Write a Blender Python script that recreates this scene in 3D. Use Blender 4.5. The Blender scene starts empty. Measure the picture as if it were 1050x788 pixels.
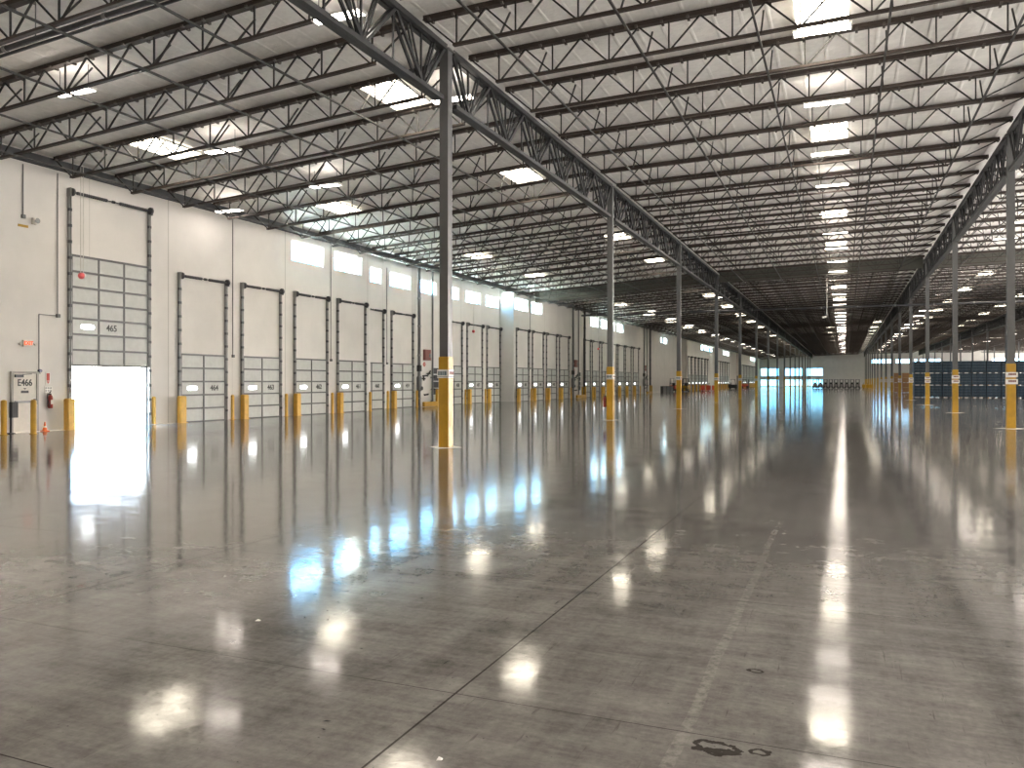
import bpy, math, random
from mathutils import Vector, Matrix
random.seed(7)
PI = math.pi
SC = bpy.context.scene
COL = SC.collection

# ------------------------------------------------------------------ camera, world, exposure
CAM_H = 1.65
YAW = math.radians(22.567)
cam = bpy.data.cameras.new('camera')
cam.sensor_width = 36.0
cam.lens = 820.85 / 1050.0 * 36.0
cam.shift_y = -2.7 / 1050.0
cam.clip_end = 900
cam.clip_start = 0.05
cam_o = bpy.data.objects.new('camera', cam)
COL.objects.link(cam_o)
cam_o.location = (0, 0, CAM_H)
cam_o.rotation_euler = (PI / 2, 0, YAW)
SC.camera = cam_o

SC.view_settings.view_transform = 'Standard'
SC.view_settings.look = 'None'
SC.view_settings.gamma = 1.0
SC.view_settings.use_curve_mapping = False
SC.view_settings.exposure = 0.20
SC.cycles.use_denoising = True
SC.cycles.max_bounces = 8
SC.cycles.diffuse_bounces = 5
SC.cycles.glossy_bounces = 4
SC.cycles.transparent_max_bounces = 12
SC.cycles.sample_clamp_indirect = 40.0
SC.cycles.caustics_reflective = False
SC.cycles.caustics_refractive = False

SKY_STRENGTH = 8.0
world = bpy.data.worlds.new('sky')
SC.world = world
world.use_nodes = True
bg = world.node_tree.nodes['Background']
wt = world.node_tree
wg = wt.nodes.new('ShaderNodeTexCoord')
wd = wt.nodes.new('ShaderNodeSeparateXYZ')
wt.links.new(wg.outputs['Generated'], wd.inputs[0])
w1 = wt.nodes.new('ShaderNodeMapRange')        # clear blue to the left, hazy white elsewhere
w1.inputs['From Min'].default_value = -0.25
w1.inputs['From Max'].default_value = 0.35
wt.links.new(wd.outputs['X'], w1.inputs['Value'])
w2 = wt.nodes.new('ShaderNodeMix')
w2.data_type = 'RGBA'
w2.inputs['A'].default_value = (0.46, 1.25, 2.2, 1)
w2.inputs['B'].default_value = (0.92, 0.95, 1.0, 1)
wt.links.new(w1.outputs['Result'], w2.inputs['Factor'])
w3 = wt.nodes.new('ShaderNodeMapRange')        # glow for sunlit ground below the horizon, added to light the roof
w3.inputs['From Min'].default_value = -0.01
w3.inputs['From Max'].default_value = 0.0
wt.links.new(wd.outputs['Z'], w3.inputs['Value'])
w4 = wt.nodes.new('ShaderNodeMix')
w4.data_type = 'RGBA'
w4.inputs['A'].default_value = (1.32, 1.25, 1.17, 1)
wt.links.new(w3.outputs['Result'], w4.inputs['Factor'])

# bright haze low over the left horizon
wh = wt.nodes.new('ShaderNodeMapRange')
wh.inputs['From Min'].default_value = 0.04
wh.inputs['From Max'].default_value = 0.12
wh.inputs['To Min'].default_value = 1.0
wh.inputs['To Max'].default_value = 0.0
wt.links.new(wd.outputs['Z'], wh.inputs['Value'])
w9 = wt.nodes.new('ShaderNodeMix')
w9.data_type = 'RGBA'
w9.inputs['B'].default_value = (4.0, 3.9, 3.8, 1)
wl_ = wt.nodes.new('ShaderNodeMath')
wl_.operation = 'LESS_THAN'
wl_.inputs[1].default_value = -0.2
wt.links.new(wd.outputs['X'], wl_.inputs[0])
wm_ = wt.nodes.new('ShaderNodeMath')
wm_.operation = 'MULTIPLY'
wt.links.new(wh.outputs['Result'], wm_.inputs[0])
wt.links.new(wl_.outputs[0], wm_.inputs[1])
wt.links.new(wm_.outputs[0], w9.inputs['Factor'])
wt.links.new(w2.outputs['Result'], w9.inputs['A'])
wt.links.new(w9.outputs['Result'], w4.inputs['B'])
# to the right an added dim belt along the horizon holds back light
w5 = wt.nodes.new('ShaderNodeMath')
w5.operation = 'COMPARE'
w5.inputs[1].default_value = 0.09
w5.inputs[2].default_value = 0.21
wt.links.new(wd.outputs['Z'], w5.inputs[0])
w6 = wt.nodes.new('ShaderNodeMath')
w6.operation = 'GREATER_THAN'
w6.inputs[1].default_value = 0.2
wt.links.new(wd.outputs['X'], w6.inputs[0])
w7 = wt.nodes.new('ShaderNodeMath')
w7.operation = 'MULTIPLY'
wt.links.new(w5.outputs[0], w7.inputs[0])
wt.links.new(w6.outputs[0], w7.inputs[1])
w8 = wt.nodes.new('ShaderNodeMix')
w8.data_type = 'RGBA'
w8.inputs['B'].default_value = (0.16, 0.16, 0.14, 1)
wt.links.new(w7.outputs[0], w8.inputs['Factor'])
wt.links.new(w4.outputs['Result'], w8.inputs['A'])
wt.links.new(w8.outputs['Result'], bg.inputs[0])
bg.inputs[1].default_value = SKY_STRENGTH
sun = bpy.data.lights.new('sun', 'SUN')
sun.energy = 380.0
sun.angle = math.radians(1.0)
sun.color = (1.0, 0.96, 0.90)
sun_o = bpy.data.objects.new('sun', sun)
COL.objects.link(sun_o)
sun_o.rotation_euler = (math.radians(90 - 60), 0, 0)   # high, from behind the camera, along the hall

LAMP = 22.0        # radiance of the tube lamps' diffusers
LAMP_UP = 22.0     # glowing slot added on top of each lamp to light the roof
SKYLIGHT = 16.0    # radiance of the roof lights
LITE = 9.0         # small daylight panes in the dock doors
WARM = (1.0, 0.885, 0.79)



def daylight_portal(name, loc, rot, sx, sy):
    """tells the sampler where sky light enters; emits nothing itself"""
    li = bpy.data.lights.new(name, 'AREA')
    li.shape = 'RECTANGLE'
    li.size, li.size_y = sx, sy
    li.cycles.is_portal = True
    o = bpy.data.objects.new(name, li)
    COL.objects.link(o)
    o.location, o.rotation_euler = loc, rot


# openings: an added open right side, the raised door, the strips of high windows
daylight_portal('portal_right_side', (20.9, 33.5, 4.5), (0, PI / 2, 0), 9.0, 83.0)
daylight_portal('portal_right_side', (49.5, 168.0, 4.5), (0, PI / 2, 0), 9.0, 186.0)
daylight_portal('portal_open_door', (-24.95, 21.25, 1.1), (0, -PI / 2, 0), 2.2, 3.3)
daylight_portal('portal_windows', (-24.95, 34.6, 7.98), (0, -PI / 2, 0), 1.0, 6.2)
daylight_portal('portal_windows', (-26.16, 49.2, 7.97), (0, -PI / 2, 0), 0.95, 20.4)
daylight_portal('portal_windows', (-24.95, 63.0, 7.98), (0, -PI / 2, 0), 1.0, 6.4)
daylight_portal('portal_windows', (-24.95, 87.5, 7.98), (0, -PI / 2, 0), 1.0, 13.6)
daylight_portal('portal_far_glazing', (-15.2, 262.6, 3.0), (-PI / 2, 0, 0), 18.5, 5.7)

# ------------------------------------------------------------------ measured layout (metres)
XW, XR = -24.63, -25.84                   # left wall, its recessed stretches
XA, XB = -9.23, 5.36                      # column rows
XC, XD, XE = 19.95, 34.54, 49.1
A1, BAY = 17.89, 15.27
B1 = 32.55
YEND, YBACK = 262.2, -8.0
XOPEN, YOPEN = 20.6, 75.0                 # nearer than YOPEN an unseen open side is added for light, x = XOPEN
JY0, JS = 16.47, 2.4432                   # joist lines
KX = [XW - 1.6, XW, XA, XB, XC, XD, XE]
KZ = [9.12, 9.2, 10.2, 10.55, 10.8, 10.6, 10.2]


def roof(x):
    if x <= KX[0]:
        return KZ[0]
    for i in range(len(KX) - 1):
        if x <= KX[i + 1]:
            t = (x - KX[i]) / (KX[i + 1] - KX[i])
            return KZ[i] + t * (KZ[i + 1] - KZ[i])
    return KZ[-1]


# ------------------------------------------------------------------ materials
MATS = {}


def mat(name, col, rough=0.6, metal=0.0, noise=0.06, scale=6.0, spec=0.5, bump=0.0):
    if name in MATS:
        return MATS[name]
    m = bpy.data.materials.new(name)
    m.use_nodes = True
    nt = m.node_tree
    b = nt.nodes['Principled BSDF']
    b.inputs['Roughness'].default_value = rough
    b.inputs['Metallic'].default_value = metal
    b.inputs['Specular IOR Level'].default_value = spec
    tc = nt.nodes.new('ShaderNodeNewGeometry')
    n = nt.nodes.new('ShaderNodeTexNoise')
    n.inputs['Scale'].default_value = scale
    n.inputs['Detail'].default_value = 4
    nt.links.new(tc.outputs['Position'], n.inputs['Vector'])
    mr = nt.nodes.new('ShaderNodeMapRange')
    mr.inputs['From Min'].default_value = 0.3
    mr.inputs['From Max'].default_value = 0.7
    mr.inputs['To Min'].default_value = 1 - noise
    mr.inputs['To Max'].default_value = 1 + noise
    nt.links.new(n.outputs['Fac'], mr.inputs['Value'])
    vm = nt.nodes.new('ShaderNodeVectorMath')
    vm.operation = 'SCALE'
    vm.inputs[0].default_value = col
    nt.links.new(mr.outputs['Result'], vm.inputs['Scale'])
    nt.links.new(vm.outputs['Vector'], b.inputs['Base Color'])
    if bump > 0:
        bp = nt.nodes.new('ShaderNodeBump')
        bp.inputs['Strength'].default_value = bump
        bp.inputs['Distance'].default_value = 0.05
        nt.links.new(n.outputs['Fac'], bp.inputs['Height'])
        nt.links.new(bp.outputs['Normal'], b.inputs['Normal'])
    MATS[name] = m
    return m


def emit(name, col, strength):
    if name in MATS:
        return MATS[name]
    m = bpy.data.materials.new(name)
    m.use_nodes = True
    nt = m.node_tree
    nt.nodes.clear()
    e = nt.nodes.new('ShaderNodeEmission')
    e.inputs[0].default_value = (*col, 1)
    e.inputs[1].default_value = strength
    o = nt.nodes.new('ShaderNodeOutputMaterial')
    nt.links.new(e.outputs[0], o.inputs[0])
    MATS[name] = m
    return m


def glass_mat(name='window_glass', tint=(0.88, 0.97, 0.97)):
    m = bpy.data.materials.new(name)
    m.use_nodes = True
    nt = m.node_tree
    nt.nodes.clear()
    t = nt.nodes.new('ShaderNodeBsdfTransparent')
    t.inputs[0].default_value = (*tint, 1)
    g = nt.nodes.new('ShaderNodeBsdfGlossy')
    g.inputs['Roughness'].default_value = 0.02
    f = nt.nodes.new('ShaderNodeFresnel')
    bf = nt.nodes.new('ShaderNodeNewGeometry')
    ior = nt.nodes.new('ShaderNodeMapRange')
    ior.inputs['To Min'].default_value = 1.45
    ior.inputs['To Max'].default_value = 1.0 / 1.45
    nt.links.new(bf.outputs['Backfacing'], ior.inputs['Value'])
    nt.links.new(ior.outputs['Result'], f.inputs[0])
    mx = nt.nodes.new('ShaderNodeMixShader')
    o = nt.nodes.new('ShaderNodeOutputMaterial')
    nt.links.new(f.outputs[0], mx.inputs[0])
    nt.links.new(t.outputs[0], mx.inputs[1])
    nt.links.new(g.outputs[0], mx.inputs[2])
    nt.links.new(mx.outputs[0], o.inputs[0])
    return m


class N:
    """tiny node helper"""
    def __init__(s, m):
        m.use_nodes = True
        s.nt = m.node_tree

    def new(s, t, **kw):
        n = s.nt.nodes.new(t)
        for k, v in kw.items():
            setattr(n, k, v)
        return n

    def put(s, sock, v):
        if isinstance(v, (int, float)):
            sock.default_value = v
        elif isinstance(v, (tuple, list)):
            sock.default_value = v
        else:
            s.nt.links.new(v, sock)

    def m(s, op, a, b=None, c=None):
        n = s.new('ShaderNodeMath', operation=op)
        s.put(n.inputs[0], a)
        if b is not None:
            s.put(n.inputs[1], b)
        if c is not None:
            s.put(n.inputs[2], c)
        return n.outputs[0]

    def noise(s, vec, scale, detail=4, rough=0.55):
        n = s.new('ShaderNodeTexNoise')
        s.put(n.inputs['Vector'], vec)
        n.inputs['Scale'].default_value = scale
        n.inputs['Detail'].default_value = detail
        n.inputs['Roughness'].default_value = rough
        return n.outputs['Fac']

    def rng(s, v, a, b, c, d):
        n = s.new('ShaderNodeMapRange')
        s.put(n.inputs['Value'], v)
        n.inputs['From Min'].default_value = a
        n.inputs['From Max'].default_value = b
        n.inputs['To Min'].default_value = c
        n.inputs['To Max'].default_value = d
        return n.outputs['Result']

    def mix(s, fac, a, b):
        n = s.new('ShaderNodeMix', data_type='RGBA')
        s.put(n.inputs['Factor'], fac)
        s.put(n.inputs['A'], a)
        s.put(n.inputs['B'], b)
        return n.outputs['Result']

    def line(s, coord, pos, period, half):
        """1 on lines at pos + k*period (period 0: one line), `half` wide to each side"""
        d = s.m('SUBTRACT', coord, pos)
        if period:
            d = s.m('ADD', d, period * 0.5)
            d = s.m('FLOORED_MODULO', d, period)
            d = s.m('SUBTRACT', d, period * 0.5)
        d = s.m('ABSOLUTE', d)
        return s.m('LESS_THAN', d, half)


def floor_mat():
    m = bpy.data.materials.new('polished_concrete')
    k = N(m)
    b = k.nt.nodes['Principled BSDF']
    g = k.new('ShaderNodeNewGeometry')
    P = g.outputs['Position']
    sp = k.new('ShaderNodeSeparateXYZ')
    k.put(sp.inputs[0], P)
    X, Y = sp.outputs[0], sp.outputs[1]
    big = k.noise(P, 0.35, 5, 0.6)
    mid = k.noise(P, 2.2, 6, 0.65)
    fine = k.noise(P, 22, 4, 0.7)
    # long faint wear streaks along the hall and across it
    mp = k.new('ShaderNodeMapping')
    k.put(mp.inputs['Vector'], P)
    mp.inputs['Scale'].default_value = (3.0, 0.25, 1)
    mp.inputs['Rotation'].default_value = (0, 0, 0.5)
    streak = k.noise(mp.outputs[0], 1.6, 5, 0.65)
    mpb = k.new('ShaderNodeMapping')
    k.put(mpb.inputs['Vector'], P)
    mpb.inputs['Scale'].default_value = (0.5, 4.0, 1)
    mpb.inputs['Rotation'].default_value = (0, 0, 0.12)
    streak2 = k.noise(mpb.outputs[0], 2.2, 6, 0.7)
    v = k.m('ADD', k.rng(big, 0.3, 0.7, -0.20, 0.20), k.rng(mid, 0.3, 0.7, -0.26, 0.26))
    v = k.m('ADD', v, k.rng(fine, 0.25, 0.75, -0.22, 0.22))
    v = k.m('ADD', v, k.rng(streak, 0.3, 0.7, -0.16, 0.16))
    v = k.m('ADD', v, k.rng(streak2, 0.3, 0.7, -0.24, 0.24))
    v = k.m('MAXIMUM', k.m('ADD', v, 1.0), 0.25)
    vm = k.new('ShaderNodeVectorMath', operation='SCALE')
    vm.inputs[0].default_value = (0.168, 0.157, 0.147)
    k.put(vm.inputs['Scale'], v)
    colr = vm.outputs[0]
    # scratches and dark specks
    dots = k.noise(P, 34, 2, 0.5)
    speck = k.m('MULTIPLY', k.rng(dots, 0.70, 0.74, 0.0, 1.0), k.rng(mid, 0.42, 0.60, 0.0, 0.8))
    colr = k.mix(speck, colr, (0.022, 0.019, 0.016, 1))
    for rot, seed in ((-0.9, 0.0), (0.35, 7.0), (1.25, 3.0)):
        mp2 = k.new('ShaderNodeMapping')
        k.put(mp2.inputs['Vector'], P)
        mp2.inputs['Location'].default_value = (seed, seed, 0)
        mp2.inputs['Scale'].default_value = (16, 1.3, 1)
        mp2.inputs['Rotation'].default_value = (0, 0, rot)
        sc = k.noise(mp2.outputs[0], 1.6, 3, 0.6)
        colr = k.mix(k.rng(sc, 0.68, 0.76, 0.0, 0.30), colr, (0.30, 0.28, 0.25, 1))
        colr = k.mix(k.rng(sc, 0.32, 0.24, 0.0, 0.55), colr, (0.035, 0.03, 0.026, 1))
    # pale worn strip along the hall
    wob = k.m('MULTIPLY', k.m('SUBTRACT', k.noise(P, 0.8, 2), 0.5), 0.08)
    xs = k.m('ADD', X, wob)
    pale = k.m('MULTIPLY', k.line(xs, -0.70, 0, 0.03), k.rng(fine, 0.4, 0.6, 0.0, 0.30))
    colr = k.mix(pale, colr, (0.36, 0.34, 0.31, 1))
    # saw-cut joints
    j1 = k.line(X, -1.9, 3.69, 0.005)
    j2 = k.line(Y, 6.2, 3.8, 0.004)
    j3 = k.line(Y, 3.79, 0, 0.003)
    jm = k.line(X, -1.9, 14.76, 0.0065)
    jt = k.m('MAXIMUM', k.m('MAXIMUM', j1, j2), k.m('MAXIMUM', j3, jm))
    jf = k.m('MULTIPLY', jt, 0.85)
    colr = k.mix(jf, colr, (0.02, 0.017, 0.015, 1))
    # two oily marks beside a joint

    def ring(cx, cy, rx, ry, r0, r1, seed):
        wn = k.noise(P, 14 + seed, 3, 0.6)
        dx = k.m('DIVIDE', k.m('SUBTRACT', X, cx), rx)
        dy = k.m('DIVIDE', k.m('SUBTRACT', Y, cy), ry)
        d = k.m('SQRT', k.m('ADD', k.m('MULTIPLY', dx, dx), k.m('MULTIPLY', dy, dy)))
        d = k.m('ADD', d, k.rng(wn, 0.3, 0.7, -0.28, 0.28))
        return k.m('MULTIPLY', k.m('GREATER_THAN', d, r0), k.m('LESS_THAN', d, r1))
    st = k.m('MAXIMUM', ring(-0.54, 3.68, 0.105, 0.075, 0.62, 1.0, 0), ring(-0.50, 3.65, 0.08, 0.03, 0.0, 1.0, 3))
    st = k.m('MAXIMUM', st, ring(-0.345, 3.71, 0.055, 0.035, 0.5, 0.95, 5))
    st = k.m('MAXIMUM', st, ring(-0.47, 4.74, 0.055, 0.03, 0.55, 1.0, 2))
    colr = k.mix(k.m('MULTIPLY', st, 0.85), colr, (0.022, 0.018, 0.015, 1))
    k.put(b.inputs['Base Color'], colr)
    r = k.m('ADD', k.rng(mid, 0.3, 0.7, 0.065, 0.125), k.rng(fine, 0.3, 0.7, -0.03, 0.03))
    k.put(b.inputs['Roughness'], r)
    k.put(b.inputs['Specular IOR Level'], k.m('SUBTRACT', 0.5, k.m('MULTIPLY', k.m('MAXIMUM', jt, st), 0.45)))
    b.inputs['IOR'].default_value = 1.5
    bp = k.new('ShaderNodeBump')
    bp.inputs['Strength'].default_value = 0.16
    bp.inputs['Distance'].default_value = 0.02
    k.put(bp.inputs['Height'], k.m('ADD', k.noise(P, 1.0, 2), k.m('MULTIPLY', mid, 0.25)))
    k.put(b.inputs['Normal'], bp.outputs[0])
    return m


def wall_mat():
    m = bpy.data.materials.new('painted_wall_panels')
    k = N(m)
    b = k.nt.nodes['Principled BSDF']
    g = k.new('ShaderNodeNewGeometry')
    P = g.outputs['Position']
    sp = k.new('ShaderNodeSeparateXYZ')
    k.put(sp.inputs[0], P)
    j = k.line(sp.outputs[1], 23.95, 7.14, 0.022)
    j = k.m('MAXIMUM', j, k.m('MULTIPLY', k.line(sp.outputs[1], 27.52, 7.14, 0.012), 0.7))
    n = k.rng(k.noise(P, 0.8, 5), 0.3, 0.7, 0.95, 1.05)
    vm = k.new('ShaderNodeVectorMath', operation='SCALE')
    vm.inputs[0].default_value = (0.70, 0.672, 0.640)
    k.put(vm.inputs['Scale'], n)
    c = k.mix(k.m('MULTIPLY', j, 0.6), vm.outputs[0], (0.30, 0.28, 0.25, 1))
    k.put(b.inputs['Base Color'], c)
    b.inputs['Roughness'].default_value = 0.7
    return m


def deck_mat():
    m = bpy.data.materials.new('white_roof_insulation')
    k = N(m)
    b = k.nt.nodes['Principled BSDF']
    g = k.new('ShaderNodeNewGeometry')
    P = g.outputs['Position']
    n1 = k.noise(P, 1.1, 5, 0.6)
    n2 = k.noise(P, 5.0, 4, 0.6)
    v = k.m('ADD', k.rng(n1, 0.3, 0.7, 0.88, 1.06), k.rng(n2, 0.3, 0.7, -0.06, 0.06))
    vm = k.new('ShaderNodeVectorMath', operation='SCALE')
    vm.inputs[0].default_value = (0.84, 0.82, 0.78)
    k.put(vm.inputs['Scale'], v)
    k.put(b.inputs['Base Color'], vm.outputs[0])
    b.inputs['Roughness'].default_value = 0.55
    bp = k.new('ShaderNodeBump')
    bp.inputs['Strength'].default_value = 0.45
    bp.inputs['Distance'].default_value = 0.06
    k.put(bp.inputs['Height'], k.m('ADD', n1, k.m('MULTIPLY', n2, 0.4)))
    k.put(b.inputs['Normal'], bp.outputs[0])
    return m


M_FLOOR = floor_mat()
M_WALL = wall_mat()
M_DECK = deck_mat()
M_GLASS = glass_mat()
M_TINT = glass_mat('tinted_glass', (0.50, 0.66, 0.66))
M_JOIST = mat('joist_brown_steel', (0.040, 0.027, 0.021), 0.6)
M_HANG = mat('joist_hanger_steel', (0.09, 0.075, 0.065), 0.5)
M_ROD = mat('joist_dark_rod', (0.022, 0.020, 0.018), 0.6)
M_GIRD = mat('girder_dark_grey', (0.022, 0.022, 0.023), 0.5)
M_LEDGER = mat('ledger_dark_steel', (0.02, 0.022, 0.025), 0.5)
M_COLUMN = mat('column_grey_paint', (0.10, 0.10, 0.10), 0.45)
M_YEL = mat('safety_yellow', (0.46, 0.255, 0.010), 0.4, noise=0.1)
M_GUARD = mat('guard_yellow_lit', (0.66, 0.38, 0.055), 0.5, noise=0.1)  # light on the wall guards put into a brighter yellow
M_LEAF = mat('door_grey_panel', (0.50, 0.51, 0.49), 0.5)
M_RAIL = mat('door_rail_grey', (0.10, 0.10, 0.098), 0.45)
M_TRACK = mat('galvanised_track', (0.25, 0.25, 0.245), 0.45, 0.3)
M_BLACK = mat('black_rubber', (0.02, 0.02, 0.02), 0.55)
M_DARK = mat('dark_steel', (0.05, 0.05, 0.055), 0.5)
M_WHITE = mat('white_paint', (0.80, 0.78, 0.74), 0.5)
M_CREAM = mat('cream_door_paint', (0.70, 0.66, 0.60), 0.5)
M_FRAMEG = mat('door_frame_grey', (0.36, 0.34, 0.31), 0.5)
M_RED = mat('red_paint', (0.30, 0.035, 0.025), 0.4)
M_PINK = mat('red_plastic_ball', (0.80, 0.13, 0.14), 0.35)
M_ORANGE = mat('orange_plastic', (0.80, 0.16, 0.03), 0.5)
M_MAROON = mat('maroon_panel', (0.22, 0.07, 0.055), 0.5)
M_GREEN = mat('green_plastic', (0.10, 0.42, 0.05), 0.5)
M_BLUE = mat('blue_crate_plastic', (0.010, 0.030, 0.052), 0.5)
M_BLUEL = mat('blue_crate_highlight', (0.05, 0.095, 0.13), 0.4)  # lighter lip and band: crate highlights put into the colour
M_CARD = mat('brown_cardboard', (0.36, 0.20, 0.095), 0.8)
M_WOOD = mat('pallet_wood', (0.30, 0.20, 0.11), 0.8)
M_TEAL = mat('barcode_teal_ink', (0.03, 0.10, 0.13), 0.6)
M_INK = mat('black_ink', (0.02, 0.02, 0.02), 0.6)
M_SIGNRED = mat('sign_red_ink', (0.50, 0.06, 0.04), 0.5)
M_CURT = mat('curtain_grey_board', (0.075, 0.075, 0.062), 0.7)
M_APRON = mat('outdoor_concrete', (0.72, 0.71, 0.68), 0.8)
M_GRASS = mat('outdoor_grass', (0.05, 0.06, 0.022), 0.9, noise=0.3, scale=0.5)
M_FRAME = mat('window_frame_metal', (0.45, 0.52, 0.52), 0.4)
M_PIPE = mat('pipe_grey', (0.13, 0.13, 0.13), 0.45)
M_PIPEL = mat('conduit_pale', (0.55, 0.53, 0.49), 0.5)
M_STRIP = mat('pale_floor_edge', (0.82, 0.78, 0.72), 0.6)
M_LAMPBODY = mat('lamp_white_metal', (0.70, 0.68, 0.64), 0.4)
M_EL = emit('lamp_diffuser_glow', WARM, LAMP)
M_EU = emit('lamp_added_uplight_glow', WARM, LAMP_UP)
M_ES = emit('skylight_glow', (1.0, 0.90, 0.72), SKYLIGHT)
M_ELITE = emit('door_pane_daylight', (0.95, 0.98, 1.0), LITE)
M_EEXIT = emit('exit_sign_red_glow', (1.0, 0.16, 0.06), 1.6)


# ------------------------------------------------------------------ mesh helpers
class MB:
    def __init__(s):
        s.v, s.f, s.mi, s.mats = [], [], [], []

    def slot(s, m):
        if m not in s.mats:
            s.mats.append(m)
        return s.mats.index(m)

    def add(s, vs, fs, m):
        o = len(s.v)
        k = s.slot(m)
        s.v += [tuple(p) for p in vs]
        for f in fs:
            s.f.append(tuple(i + o for i in f))
            s.mi.append(k)
        return s

    def box(s, x0, x1, y0, y1, z0, z1, m):
        vs = [(x0, y0, z0), (x1, y0, z0), (x1, y1, z0), (x0, y1, z0), (x0, y0, z1), (x1, y0, z1), (x1, y1, z1), (x0, y1, z1)]
        fs = [(0, 3, 2, 1), (4, 5, 6, 7), (0, 1, 5, 4), (1, 2, 6, 5), (2, 3, 7, 6), (3, 0, 4, 7)]
        return s.add(vs, fs, m)

    def cbox(s, c, size, m):
        x, y, z = c
        a, b, d = size
        return s.box(x - a / 2, x + a / 2, y - b / 2, y + b / 2, z - d / 2, z + d / 2, m)

    def bev(s, x0, x1, y0, y1, z0, z1, r, m):
        """box with its four vertical edges and its top edge chamfered"""
        def ringp(ins, z):
            a0, a1, b0, b1 = x0 + ins, x1 - ins, y0 + ins, y1 - ins
            q = r * 0.7
            return [(a0 + q, b0, z), (a1 - q, b0, z), (a1, b0 + q, z), (a1, b1 - q, z), (a1 - q, b1, z), (a0 + q, b1, z), (a0, b1 - q, z), (a0, b0 + q, z)]
        vs = ringp(0, z0) + ringp(0, z1 - r) + ringp(r * 0.6, z1)
        fs = []
        for k in range(2):
            for i in range(8):
                j = (i + 1) % 8
                fs.append((k * 8 + i, k * 8 + j, k * 8 + 8 + j, k * 8 + 8 + i))
        fs.append(tuple(range(16, 24)))
        fs.append(tuple(range(7, -1, -1)))
        return s.add(vs, fs, m)

    def rod(s, p, q, r, m, n=6, r2=None, caps=True):
        p, q = Vector(p), Vector(q)
        d = (q - p)
        if d.length < 1e-6:
            return s
        d.normalize()
        up = Vector((0, 0, 1)) if abs(d.z) < 0.95 else Vector((1, 0, 0))
        a = d.cross(up).normalized()
        b = d.cross(a)
        r2 = r if r2 is None else r2
        vs = []
        for c, rr in ((p, r), (q, r2)):
            for i in range(n):
                t = 2 * PI * (i + 0.5) / n
                vs.append(c + a * math.cos(t) * rr + b * math.sin(t) * rr)
        fs = [(i, (i + 1) % n, n + (i + 1) % n, n + i) for i in range(n)]
        if caps:
            fs += [tuple(range(n - 1, -1, -1)), tuple(range(n, 2 * n))]
        return s.add(vs, fs, m)

    def bar(s, p, q, w, h, m):
        """flat bar from p to q, w wide sideways and h high"""
        p, q = Vector(p), Vector(q)
        d = (q - p).normalized()
        up = Vector((0, 0, 1)) if abs(d.z) < 0.95 else Vector((0, 1, 0))
        a = d.cross(up).normalized() * (w / 2)
        b = a.normalized().cross(d).normalized() * (h / 2)
        vs = [p - a - b, p + a - b, p + a + b, p - a + b, q - a - b, q + a - b, q + a + b, q - a + b]
        fs = [(0, 3, 2, 1), (4, 5, 6, 7), (0, 1, 5, 4), (1, 2, 6, 5), (2, 3, 7, 6), (3, 0, 4, 7)]
        return s.add(vs, fs, m)

    def lathe(s, c, prof, m, n=20, axis='Z'):
        vs, fs = [], []
        for r, z in prof:
            for i in range(n):
                t = 2 * PI * i / n
                a, b = r * math.cos(t), r * math.sin(t)
                if axis == 'Z':
                    vs.append((c[0] + a, c[1] + b, c[2] + z))
                elif axis == 'Y':
                    vs.append((c[0] + b, c[1] + z, c[2] + a))
                else:
                    vs.append((c[0] + z, c[1] + a, c[2] + b))
        for k in range(len(prof) - 1):
            for i in range(n):
                j = (i + 1) % n
                fs.append((k * n + i, k * n + j, k * n + n + j, k * n + n + i))
        fs.append(tuple(range(n - 1, -1, -1)))
        fs.append(tuple(range((len(prof) - 1) * n, len(prof) * n)))
        return s.add(vs, fs, m)

    def mesh(s, name):
        me = bpy.data.meshes.new(name)
        me.from_pydata(s.v, [], s.f)
        for m in s.mats:
            me.materials.append(m)
        me.polygons.foreach_set('material_index', s.mi)
        me.update()
        return me


def link(name, data, parent=None, loc=None):
    o = bpy.data.objects.new(name, data)
    COL.objects.link(o)
    if parent is not None:
        o.parent = parent
    if loc is not None:
        o.location = loc
    return o


def obj(name, mb, parent=None, loc=None, smooth=False):
    me = mb.mesh(name)
    if smooth:
        me.polygons.foreach_set('use_smooth', [True] * len(me.polygons))
    return link(name, me, parent, loc)


def tag(o, label, cat, group=None):
    o['label'] = label
    o['category'] = cat
    if not o.name.startswith(('roof_joist', 'joist_girder', 'bridging', 'skylight')):
        o['kind'] = 'thing'
    if group:
        o['group'] = group
    return o


def thing(name, label, cat, loc=(0, 0, 0), rz=0, group=None):
    o = link(name, None, None, loc)
    o.rotation_euler = (0, 0, rz)
    return tag(o, label, cat, group)


def struct(name, mb, parent=None):
    o = obj(name, mb, parent)
    o['kind'] = 'structure'
    return o


def stuff(name, mb, label, cat):
    o = obj(name, mb)
    tag(o, label, cat)
    o['kind'] = 'stuff'
    return o


def dup(root, loc, label=None, group=None, rz=None):
    r = root.copy()
    COL.objects.link(r)
    r.location = loc
    if rz is not None:
        r.rotation_euler = (0, 0, rz)
    if label:
        r['label'] = label
    if group:
        r['group'] = group
    for ch in list(root.children):
        c = ch.copy()
        COL.objects.link(c)
        c.parent = r
        for g in list(ch.children):
            d = g.copy()
            COL.objects.link(d)
            d.parent = c
    return r


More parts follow.
